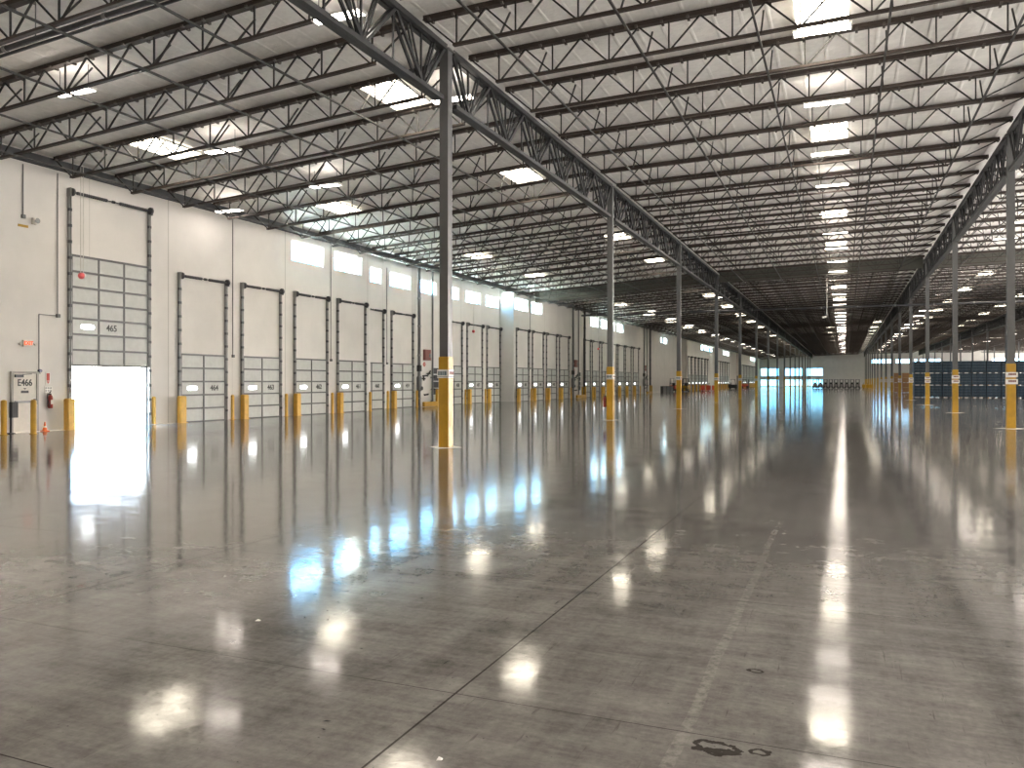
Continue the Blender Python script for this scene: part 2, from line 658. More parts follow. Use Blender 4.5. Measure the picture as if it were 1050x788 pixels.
def text(name, s, size, m, parent, loc, rot, sx=1.0, depth=0.004):
    cu = bpy.data.curves.new(name, 'FONT')
    cu.body = s
    cu.size = size
    cu.extrude = depth
    cu.offset = size * 0.022
    cu.align_x = 'CENTER'
    cu.align_y = 'CENTER'
    t = bpy.data.objects.new(name, cu)
    COL.objects.link(t)
    dg = bpy.context.evaluated_depsgraph_get()
    me = bpy.data.meshes.new_from_object(t.evaluated_get(dg))
    bpy.data.objects.remove(t)
    me.materials.clear()
    me.materials.append(m)
    o = link(name, me, parent, loc)
    o.rotation_euler = rot
    o.scale = (sx, 1, 1)
    return o


FX = (PI / 2, 0, PI / 2)     # lettering that faces +X (on the left wall)
FY = (PI / 2, 0, 0)          # lettering that faces -Y (towards the camera end)

# ------------------------------------------------------------------ the shell
fl = MB()
fl.box(XR - 0.3, XOPEN + 0.3, YBACK, YEND + 0.3, -0.25, 0, M_FLOOR)
fl.box(XOPEN + 0.3, XE + 0.3, YOPEN, YEND + 0.3, -0.25, 0, M_FLOOR)
struct('floor', fl)
ap = MB()
ap.box(XR - 90, XR - 0.31, YBACK, YEND + 60, -0.4, -0.08, M_APRON)
ap.box(XR - 0.31, XE + 60, YEND + 0.31, YEND + 90, -0.4, -0.08, M_GRASS)
struct('outside_ground', ap)

# roof deck: white insulation draped over sub-purlins, one ridged sheet
def deck(x0, x1, y0, y1):
    prof = []
    x = x0
    while x < x1:
        prof += [(x, 0.0), (x + 0.50, 0.0), (x + 0.53, -0.010), (x + 0.58, -0.010)]
        x += 0.61
    prof = [p for p in prof if p[0] < x1] + [(x1, 0.0)]
    pts = [(px, roof(px) + dz) for px, dz in prof]
    n = len(pts)
    dk = MB()
    vs, fs = [], []
    for y in (y0, y1):
        vs += [(px, y, pz) for px, pz in pts]
    for i in range(n - 1):
        fs.append((i, n + i, n + i + 1, i + 1))
    o0 = len(vs)
    vs += [(x0, y0, 11.3), (x1, y0, 11.3), (x1, y1, 11.3), (x0, y1, 11.3)]
    fs += [(o0, o0 + 1, o0 + 2, o0 + 3), (0, o0, o0 + 3, n), (n - 1, 2 * n - 1, o0 + 2, o0 + 1)]
    dk.add(vs, fs, M_DECK)
    struct('ceiling', dk)


deck(KX[0] - 0.4, XOPEN + 0.3, YBACK, YEND + 0.3)
deck(XOPEN + 0.3, XE + 0.3, YOPEN, YEND + 0.3)

# left wall: stretches on the front line and recessed ones
FRONT = [(YBACK, 38.5), (59.6, 115.3), (136.4, 192.0), (213.0, YEND)]
RECESS = [(38.5, 59.6), (115.3, 136.4), (192.0, 213.0)]
WINS = []   # (x, y0, y1, z0, z1)
for y0, y1 in [(31.57, 34.15), (35.08, 37.64), (59.9, 62.75), (63.65, 66.2), (80.8, 83.75), (84.7, 87.1), (88.2, 90.6), (91.4, 94.3)]:
    WINS.append((XW, y0, y1, 7.48, 8.48))
for k in range(5):
    y0 = 39.1 + 3.53 * k
    WINS.append((XR, y0, y0 + 2.5, 7.52, 8.42))
WINS.append((XR, 56.9, 59.4, 7.52, 8.42))
WINS = [w for i, w in enumerate(WINS) if not (w[0] == XR and w[1] > 53.1 and w[1] < 53.3)] + [(XR, 53.3, 55.9, 7.52, 8.42)]
WINS = sorted(set(WINS), key=lambda w: w[1])
clean = []
for w in WINS:
    if clean and w[0] == clean[-1][0] and w[1] < clean[-1][2] + 0.3:
        continue
    clean.append(w)
WINS = clean
for y0 in (116.2, 119.7, 123.2):
    WINS.append((XR, y0, y0 + 2.5, 7.52, 8.42))
for y0 in (150.7, 154.3, 157.8, 161.4, 180.0, 183.6, 187.1, 235.0, 238.6, 242.1, 245.7):
    WINS.append((XW, y0, y0 + 2.7, 7.48, 8.48))
DOOR_OPEN = (19.66, 22.84, 0.0, 5.9)


def wall_run(mb, xf, y0, y1, holes, h, th=0.3):
    """wall slab whose inner face is x = xf, pierced by holes (ya, yb, za, zb)"""
    ys = sorted(set([y0, y1] + [v for hh in holes for v in hh[:2] if y0 < v < y1]))
    for a, b in zip(ys[:-1], ys[1:]):
        mid = (a + b) / 2
        hs = sorted([hh[2:] for hh in holes if hh[0] < mid < hh[1]])
        z = 0.0
        for za, zb in hs:
            if za > z:
                mb.box(xf - th, xf, a, b, z, za, M_WALL)
            z = zb
        mb.box(xf - th, xf, a, b, z, h, M_WALL)


for a, b in FRONT:
    wl = MB()
    hs = [(w[1], w[2], w[3], w[4]) for w in WINS if w[0] == XW and a <= w[1] <= b]
    if a < 20 < b:
        hs.append(DOOR_OPEN)
    wall_run(wl, XW, a, b, hs, 9.2)
    struct('wall_left', wl)
for a, b in RECESS:
    wl = MB()
    hs = [(w[1], w[2], w[3], w[4]) for w in WINS if w[0] == XR and a <= w[1] <= b]
    wall_run(wl, XR, a, b, hs, 9.15)
    struct('wall_left_recess', wl)
    for c in (a - 0.3, b):
        wl = MB()
        wl.box(XR - 0.3, XW - 0.301, c, c + 0.3, 0, 9.17, M_WALL)
        struct('wall_left_return', wl)

for i, (wx, y0, y1, z0, z1) in enumerate(WINS):
    mb = MB()
    f = 0.05
    mb.box(wx - 0.22, wx - 0.10, y0, y1, z0, z0 + f, M_FRAME)
    mb.box(wx - 0.22, wx - 0.10, y0, y1, z1 - f, z1, M_FRAME)
    mb.box(wx - 0.22, wx - 0.10, y0, y0 + f, z0 + f, z1 - f, M_FRAME)
    mb.box(wx - 0.22, wx - 0.10, y1 - f, y1, z0 + f, z1 - f, M_FRAME)
    w = struct('window_%d' % (i + 1), mb)
    g = MB()
    g.box(wx - 0.17, wx - 0.16, y0 + f, y1 - f, z0 + f, z1 - f, M_GLASS)
    p = obj('window_pane', g, w)
    p['kind'] = 'structure'
NWIN = len(WINS)

# far end wall with its glazed entrance and the strip of high windows
FARW = [(-24.4, -18.9, 3.25, 5.75), (-24.4, -18.9, 0.15, 2.3), (-17.4, -12.0, 3.25, 5.75), (-17.4, -12.0, 0.15, 2.3), (-10.9, -6.1, 3.25, 5.75), (-10.9, -6.1, 0.15, 2.3)]
for a, b in [(7.3, 13.2), (13.9, 18.3), (18.8, 19.6), (20.3, 25.8), (38.6, 42.6), (43.4, 47.5)]:
    FARW.append((a, b, 7.0, 8.25))
wf = MB()
xs = sorted(set([XR - 0.3, XE + 0.3] + [v for w in FARW for v in w[:2]]))
for a, b in zip(xs[:-1], xs[1:]):
    mid = (a + b) / 2
    hs = sorted([w[2:] for w in FARW if w[0] < mid < w[1]])
    z = 0.0
    for za, zb in hs:
        wf.box(a, b, YEND, YEND + 0.3, z, za, M_WALL)
        z = zb
    wf.box(a, b, YEND, YEND + 0.3, z, 11.2, M_WALL)
struct('wall_far', wf)
for i, (a, b, z0, z1) in enumerate(FARW):
    mb = MB()
    f = 0.10
    mb.box(a, b, YEND + 0.08, YEND + 0.2, z0, z0 + f, M_FRAME)
    mb.box(a, b, YEND + 0.08, YEND + 0.2, z1 - f, z1, M_FRAME)
    nm = max(1, round((b - a) / 1.8))
    for k in range(nm + 1):
        xm = a + (b - a - f) * k / nm
        mb.box(xm, xm + f, YEND + 0.08, YEND + 0.2, z0 + f, z1 - f, M_FRAME)
    w = struct('window_%d' % (NWIN + i + 1), mb)
    g = MB()
    g.box(a + f, b - f, YEND + 0.13, YEND + 0.14, z0 + f, z1 - f, M_TINT if z1 < 6 else M_GLASS)
    p = obj('window_pane', g, w)
    p['kind'] = 'structure'
wr = MB()  # unseen right side, left open between piers to light the roof
wr.box(XE, XE + 0.3, YOPEN, YEND, 9.3, 11.2, M_WALL)
for k in range(13):
    wr.box(XE, XE + 0.3, YOPEN + k * BAY, YOPEN + k * BAY + 0.8, 0, 9.3, M_WALL)
wr.box(XOPEN + 0.3, XE + 0.3, YOPEN - 0.3, YOPEN, 0, 11.2, M_WALL)
wr.box(XOPEN, XOPEN + 0.3, YBACK, YOPEN, 9.6, 11.2, M_WALL)     # added open side between piers, lets light in
for y in (YBACK, 2.0, 17.3, 32.55, 47.8, 63.1, YOPEN - 0.8):
    wr.box(XOPEN, XOPEN + 0.3, y, y + 0.8, 0, 9.6, M_WALL)
struct('wall_right', wr)
wb = MB()
wb.box(XR - 0.3, XOPEN + 0.3, YBACK - 0.3, YBACK, 0, 11.2, M_WALL)
struct('wall_back', wb)

# dark ledger that carries the joists along the wall; pale unpolished floor edge
le = MB()
le.box(XW, XW + 0.14, YBACK, YEND, 8.80, 9.12, M_LEDGER)
struct('trim_1', le)
fe = MB()
fe.box(XW, XW + 0.34, 12.0, 19.55, 0, 0.006, M_STRIP)
fe.box(XW, XW + 0.34, 22.95, 24.3, 0, 0.006, M_STRIP)
struct('trim_2', fe)

# ------------------------------------------------------------------ roof steel
JD = 0.84


def joist_parts(xa, xb, detail=True):
    """meshes of one joist spanning xa..xb, local origin at (xa, y, roof(xa))"""
    za = roof(xa + 0.001)
    sl = (roof(xb - 0.001) - za) / (xb - xa)

    def P(x, d, y=0.0):
        return (x, y, sl * x - d)
    L = xb - xa
    tc, bc, wb_ = MB(), MB(), MB()
    tc.bar(P(0.17, 0.09), P(L - 0.17, 0.09), 0.13, 0.10, M_JOIST)
    tc.bar(P(0.17, 0.15), P(L - 0.17, 0.15), 0.17, 0.02, M_JOIST)
    x = 0.35
    while x < L - 0.2:
        for sy in (-1, 1):
            tc.box(x - 0.03, x + 0.03, sy * 0.09 - 0.04, sy * 0.09 + 0.04, sl * x - 0.19, sl * x - 0.14, M_HANG)
        x += 0.61
    nodes = []
    x = 1.01
    while x < L - 0.7:
        nodes.append(x)
        x += 1.46
    bc.bar(P(nodes[0] - 0.08, JD), P(nodes[-1] + 0.08, JD), 0.11, 0.06, M_JOIST)
    tops = [0.22] + [(a + b) / 2 for a, b in zip(nodes[:-1], nodes[1:])] + [L - 0.22]
    for i, nx in enumerate(nodes):
        wb_.rod(P(nx, JD), P(nx, 0.15), 0.024, M_ROD, 4, caps=False)
        wb_.rod(P(nx - 0.03, JD), P(tops[i], 0.15), 0.026, M_ROD, 4, caps=False)
        wb_.rod(P(nx + 0.03, JD), P(tops[i + 1], 0.15), 0.026, M_ROD, 4, caps=False)
    braces = []
    for fx in BRIDGE[(round(xa, 2))]:
        b = MB()
        lx = fx - xa
        b.rod(P(lx + 0.05, JD - 0.03, 0.03), P(lx + 0.05, 0.06, 0.62), 0.026, M_ROD, 4)
        braces.append(b)
    return tc, bc, wb_, braces


BRIDGE = {
    round(XW, 2): [-22.85, -20.25, -17.65, -15.05, -12.5],
    round(XA, 2): [-7.2, -4.42, -1.8, 0.90, 3.60],
    round(XB, 2): [7.4, 10.1, 12.75, 15.4, 18.1],
    round(XC, 2): [22.0, 24.7, 27.3, 30.0, 32.6],
    round(XD, 2): [36.6, 39.3, 41.9, 44.6, 47.2],
}


def merge(mbs):
    r = MB()
    for b in mbs:
        o = len(r.v)
        r.v += b.v
        for f, k in zip(b.f, b.mi):
            r.f.append(tuple(i + o for i in f))
            r.mi.append(r.slot(b.mats[k]))
    return r


JOIST_BAYS = [
    (XW, XA, -4, 22, 70, 'left wall', 'left column row', 'joists over the left bay'),
    (XA, XB, -2, 24, 100, 'left column row', 'right column row', 'joists over the middle aisle'),
    (XB, XC, 0, 24, 68, 'right column row', 'outer column row', 'joists over the right bay'),
]
far_joists = MB()


def stuff_joists(xa, k0, k1):
    tc, bc, w, br = joist_parts(xa, {XW: XA, XA: XB, XB: XC, XC: XD, XD: XE}[xa])
    one = merge([tc, bc, w])
    for k in range(k0, k1):
        y = JY0 + JS * k
        o = len(far_joists.v)
        far_joists.v += [(a + xa, b + y, c + roof(xa + 0.001)) for a, b, c in one.v]
        for f, mi in zip(one.f, one.mi):
            far_joists.f.append(tuple(i + o for i in f))
            far_joists.mi.append(far_joists.slot(one.mats[mi]))


for xa, xb, k0, k1, k2, wa, wbn, grp in JOIST_BAYS:
    tc, bc, w, brs = joist_parts(xa, xb)
    meshes = [('top_chord', tc.mesh('joist_top_chord')), ('bottom_chord', bc.mesh('joist_bottom_chord')), ('web', w.mesh('joist_web'))]
    meshes += [('brace', b.mesh('joist_brace')) for b in brs]
    whole = merge([tc, bc, w] + brs).mesh('roof_joist')
    lab_n = 'dark open-web roof joist spanning between the %s and the %s' % (wa, wbn)
    lab_f = 'distant dark roof joist between the %s and the %s' % (wa, wbn)
    for k in range(k0, k2):
        y = JY0 + JS * k
        loc = (xa, y, roof(xa + 0.001))
        if k < k1:
            t = thing('roof_joist', lab_n, 'roof joist', loc, 0, 'near ' + grp)
            for nm, me in meshes:
                link(nm, me, t)
        else:
            tag(link('roof_joist', whole, None, loc), lab_f, 'roof joist', 'far ' + grp)
KMAX = int((YEND - JY0) / JS)
stuff_joists(XW, 70, KMAX)
stuff_joists(XB, 68, KMAX)
stuff_joists(XC, 25, KMAX)
stuff_joists(XD, 25, KMAX)
o = stuff('distant_roof_joists', far_joists, 'mass of small far roof joists beyond the nearer ones', 'roof joists')

# long bridging angles under the joists
for xa, nm in ((XW, 'left bay'), (XA, 'middle aisle'), (XB, 'right bay')):
    for i, bx in enumerate(BRIDGE[round(xa, 2)]):
        z = roof(bx) - JD - 0.066
        mb = MB()
        mb.bar((bx, 0.5, z), (bx, YEND - 0.2, z), 0.05, 0.045, M_ROD)
        o = obj('bridging_angle', mb)
        pos = ['leftmost of five', 'second from left', 'central one of five', 'fourth from left', 'rightmost of five'][i]
        tag(o, 'thin dark bridging angle lengthwise under the joists of the %s, %s' % (nm, pos), 'bridging bar')

# joist girders along the column rows
GTOP = 0.10


def girder_parts(zr):
    t0 = zr - 0.16
    tc, bc, w = MB(), MB(), MB()
    for sx in (-1, 1):
        tc.bar((sx * 0.085, 0.19, t0), (sx * 0.085, BAY - 0.19, t0), 0.12, 0.13, M_GIRD)
        bc.bar((sx * 0.075, 0.36, t0 - 1.30), (sx * 0.075, BAY - 0.36, t0 - 1.30), 0.11, 0.11, M_GIRD)
    tc.bar((0, 0.19, t0 + 0.05), (0, BAY - 0.19, t0 + 0.05), 0.08, 0.02, M_GIRD)
    bc.bar((0, 0.36, t0 - 1.34), (0, BAY - 0.36, t0 - 1.34), 0.08, 0.02, M_GIRD)
    npan = 6
    pl = BAY / npan
    for i in range(npan):
        yb = (i + 0.5) * pl
        for sx in (-0.07, 0.07):
            w.bar((sx, max(0.22, i * pl), t0 - 0.04), (sx, yb - 0.05, t0 - 1.27), 0.055, 0.075, M_GIRD)
            w.bar((sx, min(BAY - 0.22, (i + 1) * pl), t0 - 0.04), (sx, yb + 0.05, t0 - 1.27), 0.055, 0.075, M_GIRD)
            w.bar((sx * 0.6, yb - pl * 0.24, t0 - 0.04), (sx * 0.6, yb - 0.02, t0 - 1.27), 0.035, 0.05, M_GIRD)
            w.bar((sx * 0.6, yb + pl * 0.24, t0 - 0.04), (sx * 0.6, yb + 0.02, t0 - 1.27), 0.035, 0.05, M_GIRD)
        w.rod((0, yb, t0 - 1.27), (0, yb, t0 - 0.04), 0.03, M_GIRD, 4)
        if i:
            w.rod((0, i * pl, t0 - 1.27), (0, i * pl, t0 - 0.04), 0.03, M_GIRD, 4)
    return tc, bc, w


ORD = ['nearest', 'second', 'third', 'fourth', 'fifth', 'sixth', 'seventh', 'eighth']
for gx, y0, k0, k1, row in ((XA, A1, -1, 16, 'left'), (XB, B1, -2, 15, 'right'), (XC, B1, 0, 15, 'outer')):
    tc, bc, w = girder_parts(roof(gx) - GTOP + 0.0)
    ms = [('top_chord', tc.mesh('girder_top_chord')), ('bottom_chord', bc.mesh('girder_bottom_chord')), ('web', w.mesh('girder_web'))]
    for k in range(k0, k1):
        yy = y0 + k * BAY
        if yy + BAY > YEND + 0.5:
            continue
        if k < 0:
            lab = 'dark joist girder overhead before the first column of the %s row' % row if k == -1 else 'dark joist girder of the %s row above the camera end' % row
            grp = None
        elif k < 3:
            lab = 'dark joist girder between the %s and %s columns of the %s row' % (ORD[k], ORD[k + 1], row)
            grp = None
        else:
            lab = 'distant dark joist girder on the far columns of the %s row' % row
            grp = 'far girders of the %s row' % row
        t = thing('joist_girder', lab, 'girder', (gx, yy, 0), 0, grp)
        for nm, me in ms:
            link(nm, me, t)

# draft curtain boards hung between joists across the hall
for xa, xb, nm in ((XW, XA, 'left bay'), (XA, XB, 'middle aisle'), (XB, XC, 'right bay')):
    mb = MB()
    y = A1 + 3 * BAY + 0.15
    za, zb = roof(xa + .01), roof(xb - .01)
    a, b = xa + 0.2, xb - 0.2
    vs = [(a, y, za - 0.03), (b, y, zb - 0.03), (b, y, zb - 0.85), (a, y, za - 0.85)]
    vs += [(p[0], p[1] + 0.05, p[2]) for p in vs]
    mb.add(vs, [(0, 3, 2, 1), (4, 5, 6, 7), (0, 1, 5, 4), (1, 2, 6, 5), (2, 3, 7, 6), (3, 0, 4, 7)], M_CURT)
    tag(obj('draft_curtain', mb), 'dark solid draft curtain board hung below the roof across the %s' % nm, 'draft curtain')

# ------------------------------------------------------------------ columns with yellow sleeves and signs
colm = {}
H = 0.118


def col_meshes(z, side_plates):
    s = MB()
    s.box(-H, H, -H, H, 0, z, M_COLUMN)
    s.box(-H - 0.06, H + 0.06, -H - 0.06, H + 0.06, z - 0.03, z, M_COLUMN)
    y = MB()
    q = H + 0.022
    y.bev(-q, q, -q, q, 0.0, 2.27, 0.025, M_YEL)
    p = MB()
    r = 0.46
    p.add([(r, 0, 0.004), (0, r, 0.004), (-r, 0, 0.004), (0, -r, 0.004), (r, 0, -0.01), (0, r, -0.01), (-r, 0, -0.01), (0, -r, -0.01)],
          [(0, 1, 2, 3), (0, 4, 5, 1), (1, 5, 6, 2), (2, 6, 7, 3), (3, 7, 4, 0)], M_STRIP)
    return s.mesh('column_shaft'), y.mesh('column_sleeve'), p.mesh('column_floor_patch')


def plate(kind):
    """sign plate facing -Y, local origin at its centre on the sleeve"""
    a, inkm = MB(), MB()
    if kind == 'A':
        a.box(-0.145, 0.145, -0.012, 0, -0.105, 0.105, M_WHITE)
        a.box(-0.145, 0.145, -0.014, -0.012, -0.082, -0.070, M_DARK)
        x = -0.115
        for wd in (0.03, 0.012, 0.03, 0.012, 0.022, 0.012, 0.03, 0.016):
            inkm.box(x, x + wd, -0.015, -0.0121, -0.04, 0.065, M_TEAL)
            x += wd + 0.010
    else:
        a.box(-0.185, 0.185, -0.012, 0, -0.09, 0.09, M_WHITE)
        x = -0.10
        for wd in (0.03, 0.02, 0.045, 0.02, 0.03, 0.02, 0.03):
            inkm.box(x, x + wd, -0.015, -0.0121, -0.015, 0.055, M_MAROON)
            x += wd + 0.006
    return a.mesh('sign_plate'), inkm.mesh('sign_barcode')


PLA, PLB = plate('A'), plate('B')
for cx, y0, cnt, row, z in ((XA, A1, 17, 'left', roof(XA) - 0.26), (XB, B1, 16, 'right', roof(XB) - 0.26), (XC, B1, 16, 'outer', roof(XC) - 0.26), (XD, B1 + 3 * BAY, 12, 'outermost', roof(XD) - 0.26)):
    ms = col_meshes(z, row)
    q = H + 0.022
    for k in range(cnt):
        yy = y0 + k * BAY
        if yy > YEND - 1:
            break
        grp = None
        if row in ('left', 'right') and k < 6:
            base = {0: 'nearest', 1: 'second', 2: 'third', 3: 'fourth', 4: 'fifth', 5: 'sixth'}[k]
            lab = '%s grey steel column of the %s row, yellow sleeve around its foot' % (base, row)
        else:
            lab = 'slim distant grey steel column far down the %s row' % row
            grp = 'far columns of the %s row' % row
        t = thing('steel_column', lab, 'column', (cx, yy, 0), 0, grp)
        link('shaft', ms[0], t)
        sl = link('protective_sleeve', ms[1], t)
        if row == 'left' or row == 'right':
            link('floor_patch', ms[2], t)
        if k < 8:
            if row == 'left':
                s1 = link('sign_plate', PLA[0], t, (-0.02, -q, 1.84))
                link('barcode', PLA[1], s1)
                s2 = link('sign_plate', PLA[0], t, (q, 0, 1.84))
                s2.rotation_euler = (0, 0, PI / 2)
                link('barcode', PLB[1], s2)
            elif row == 'right':
                for zz in (1.88, 1.64):
                    s1 = link('sign_plate', PLB[0], t, (0.01, -q, zz))
                    link('barcode', PLB[1], s1)

# ------------------------------------------------------------------ skylights
def skylight_meshes(dx):
    f, p = MB(), MB()
    a, b = 0.58, 1.02
    for x0, x1, y0, y1 in ((-a - .05, a + .05, -b - .05, -b), (-a - .05, a + .05, b, b + .05), (-a - .05, -a, -b, b), (a, a + .05, -b, b), (-0.02, 0.02, -b, b)):
        f.box(x0, x1, y0, y1, -0.075, 0.0, M_WHITE)
    p.box(-a, -0.02, -b, b, -0.035, -0.025, M_ES)
    p.box(0.02, a, -b, b, -0.035, -0.025, M_ES)
    return f.mesh('skylight_frame'), p.mesh('skylight_pane')


SKF, SKP = skylight_meshes(0)


def mid_joist(y):
    """centre of the joist gap that holds y"""
    k = math.floor((y - JY0) / JS)
    return JY0 + JS * (k + 0.5)


SKY_AT = []


def skylight(x, y, lab, grp=None):
    SKY_AT.append((x, mid_joist(y)))
    t = thing('skylight', lab, 'skylight', (x, mid_joist(y) - 0.04, roof(x) - 0.02), 0, grp)
    t.rotation_euler = (0, -math.atan((roof(x + 0.1) - roof(x - 0.1)) / 0.2), 0)
    link('frame', SKF, t)
    link('pane', SKP, t)


SY = [-4, 8, 20, 29.6, 43.5]  # the first two are out of view, added for their light
y = 55.3
while y < 255:
    SY.append(y)
    y += 12.216
NEAR = {20: 'nearest in view', 29.6: 'second from the camera', 43.5: 'third from the camera'}
for x, nm in ((-0.5, 'middle aisle'), (-12.0, 'left bay by the left column row'), (-20.8, 'left bay by the dock wall')):
    for y in SY:
        if y in NEAR:
            skylight(x, y, 'bright skylight over the %s, %s' % (nm, NEAR[y]))
        else:
            skylight(x, y, 'distant glowing skylight in the roof over the %s' % nm if y > 20 else 'skylight over the %s behind the camera' % nm, '%s skylights over the %s' % ('far' if y > 20 else 'rear', nm))
for x, nm, y0, st in ((10.75, 'right bay next to the right columns', 75.4, 12.216), (17.2, 'right bay by the outer columns', 62.0, 12.216), (-2.1, 'far middle aisle, left of its lamps', 137.0, 14.66), (4.4, 'far middle aisle, against the right columns', 131.0, 10.5), (27.5, 'outermost right bay', 78.0, 12.216), (42.0, 'last bay on the right', 90.0, 12.216)):
    y = y0
    while y < 252:
        skylight(x, y, 'small glowing skylight over the %s' % nm, 'skylights over the %s' % nm)
        y += st
for x in (10.75, 17.2):
    for y in (8, 22, 36, 48):  # unseen skylights added for their light
        skylight(x, y, 'skylight over the right bay outside the picture', 'skylights of the right bay out of view')

# ------------------------------------------------------------------ lamps
def lamp_meshes():
    h, d, u, w = MB(), MB(), MB(), []
    h.box(-0.63, 0.63, -0.15, 0.15, 0.0, 0.045, M_LAMPBODY)
    h.box(-0.64, -0.61, -0.16, 0.16, -0.02, 0.05, M_LAMPBODY)
    h.box(0.61, 0.64, -0.16, 0.16, -0.02, 0.05, M_LAMPBODY)
    d.box(-0.61, 0.61, -0.14, 0.14, -0.016, 0.0, M_EL)
    u.box(-0.58, 0.58, -0.05, 0.05, 0.0455, 0.052, M_EU)
    for top in (0.62, 0.56):
        for sx in (-0.5, 0.5):
            m = MB()
            m.rod((sx, 0, 0.04), (sx, 0, top), 0.008, M_DARK, 4)
            w.append(m.mesh('lamp_hanger'))
    return h.mesh('lamp_housing'), d.mesh('lamp_diffuser'), u.mesh('lamp_added_uplight'), w


LH, LD_, LU, LW = lamp_meshes()


def clear_joist(y, gap=0.42):
    k = round((y - JY0) / JS)
    d = y - (JY0 + JS * k)
    if abs(d) < gap:
        y = JY0 + JS * k + (gap if d >= 0 else -gap)
    return y


def lamp(x, y, lab, grp=None):
    t = thing('ceiling_lamp', lab, 'ceiling lamp', (x, clear_joist(y), roof(x) - 0.66), 0, grp)
    link('housing', LH, t)
    link('diffuser', LD_, t)
    link('added_uplight', LU, t)
    yy = t.location.y
    under = any(abs(yy - b) < 1.1 and abs(x - a) < 1.2 for a, b in SKY_AT)
    for m in (LW[2:] if under else LW[:2]):
        link('hanger', m, t)


LN = {19.8: 'just beside the nearest skylight', 25.0: 'between the first two skylights', 30.6: 'just past the second skylight', 36.0: 'midway between second and third skylights'}
y = -13.0
ys = [-2.2, 3.2, 8.7, 14.2, 19.8, 25.0, 30.6, 36.0]  # the first four lie out of view, added for their light
while ys[-1] < 250:
    ys.append(ys[-1] + 5.53)
for y in ys:
    if y in LN:
        lamp(-0.48, y, 'lit linear lamp over the middle aisle, %s' % LN[y])
    else:
        far = y > 36
        lamp(-0.48, y, 'lit linear lamp in the far row over the middle aisle' if far else 'added lit linear lamp over the middle aisle outside the picture', 'lamps of the middle aisle, ' + ('far' if far else 'out of view'))
lamp(-18.0, 14.1, 'lit linear lamp at the upper left corner, nearest the camera')
lamp(-18.2, 19.9, 'lit linear lamp beside the nearest skylight by the dock wall')
lamp(-17.95, 25.0, 'lit linear lamp of the left bay, above the second skylight by the dock wall')
lamp(-23.25, 26.0, 'lit linear lamp close to the dock wall, left of the high windows')
lamp(-10.05, 14.4, 'lit linear lamp under the left girder at the picture top')
lamp(-10.05, 19.9, 'lit linear lamp behind the top of the nearest left-row column')
for y in (-5, 2, 8):  # lamps added out of view to give more light
    lamp(-18.0, y, 'added lit linear lamp over the left bay outside the picture', 'lamps of the left bay, out of view')
    lamp(9.0, y + 6, 'added lit linear lamp over the right bay outside the picture', 'lamps of the right bay, out of view')
lamp(-10.5, 76.3, 'lit lamp pair under the left girder past the draft curtain')
y = 82
while y < 250:
    lamp(-18.6, y, 'small lit lamp far down the left bay', 'far lamps of the left bay')
    y += 11.5
lamp(8.5, 48.4, 'lit lamp right of the nearest right-row column')
lamp(8.6, 54.0, 'lit lamp behind the nearest right-row column')
lamp(8.7, 69.2, 'lit lamp past the draft curtain in the right bay, thin and high')
lamp(8.75, 74.3, 'bright lamp behind the second right-row column')
lamp(8.65, 86.6, 'bright lamp left of the second right-row column')
y = 97.0
while y < 250:
    lamp(8.7, y, 'small lit lamp far down the right bay', 'far lamps of the right bay')
    y += 8.3
y = 81.0
while y < 250:
    lamp(20.9 + 6.5, y, 'small lit lamp over the outermost right bay', 'lamps of the outermost right bay')
    y += 14

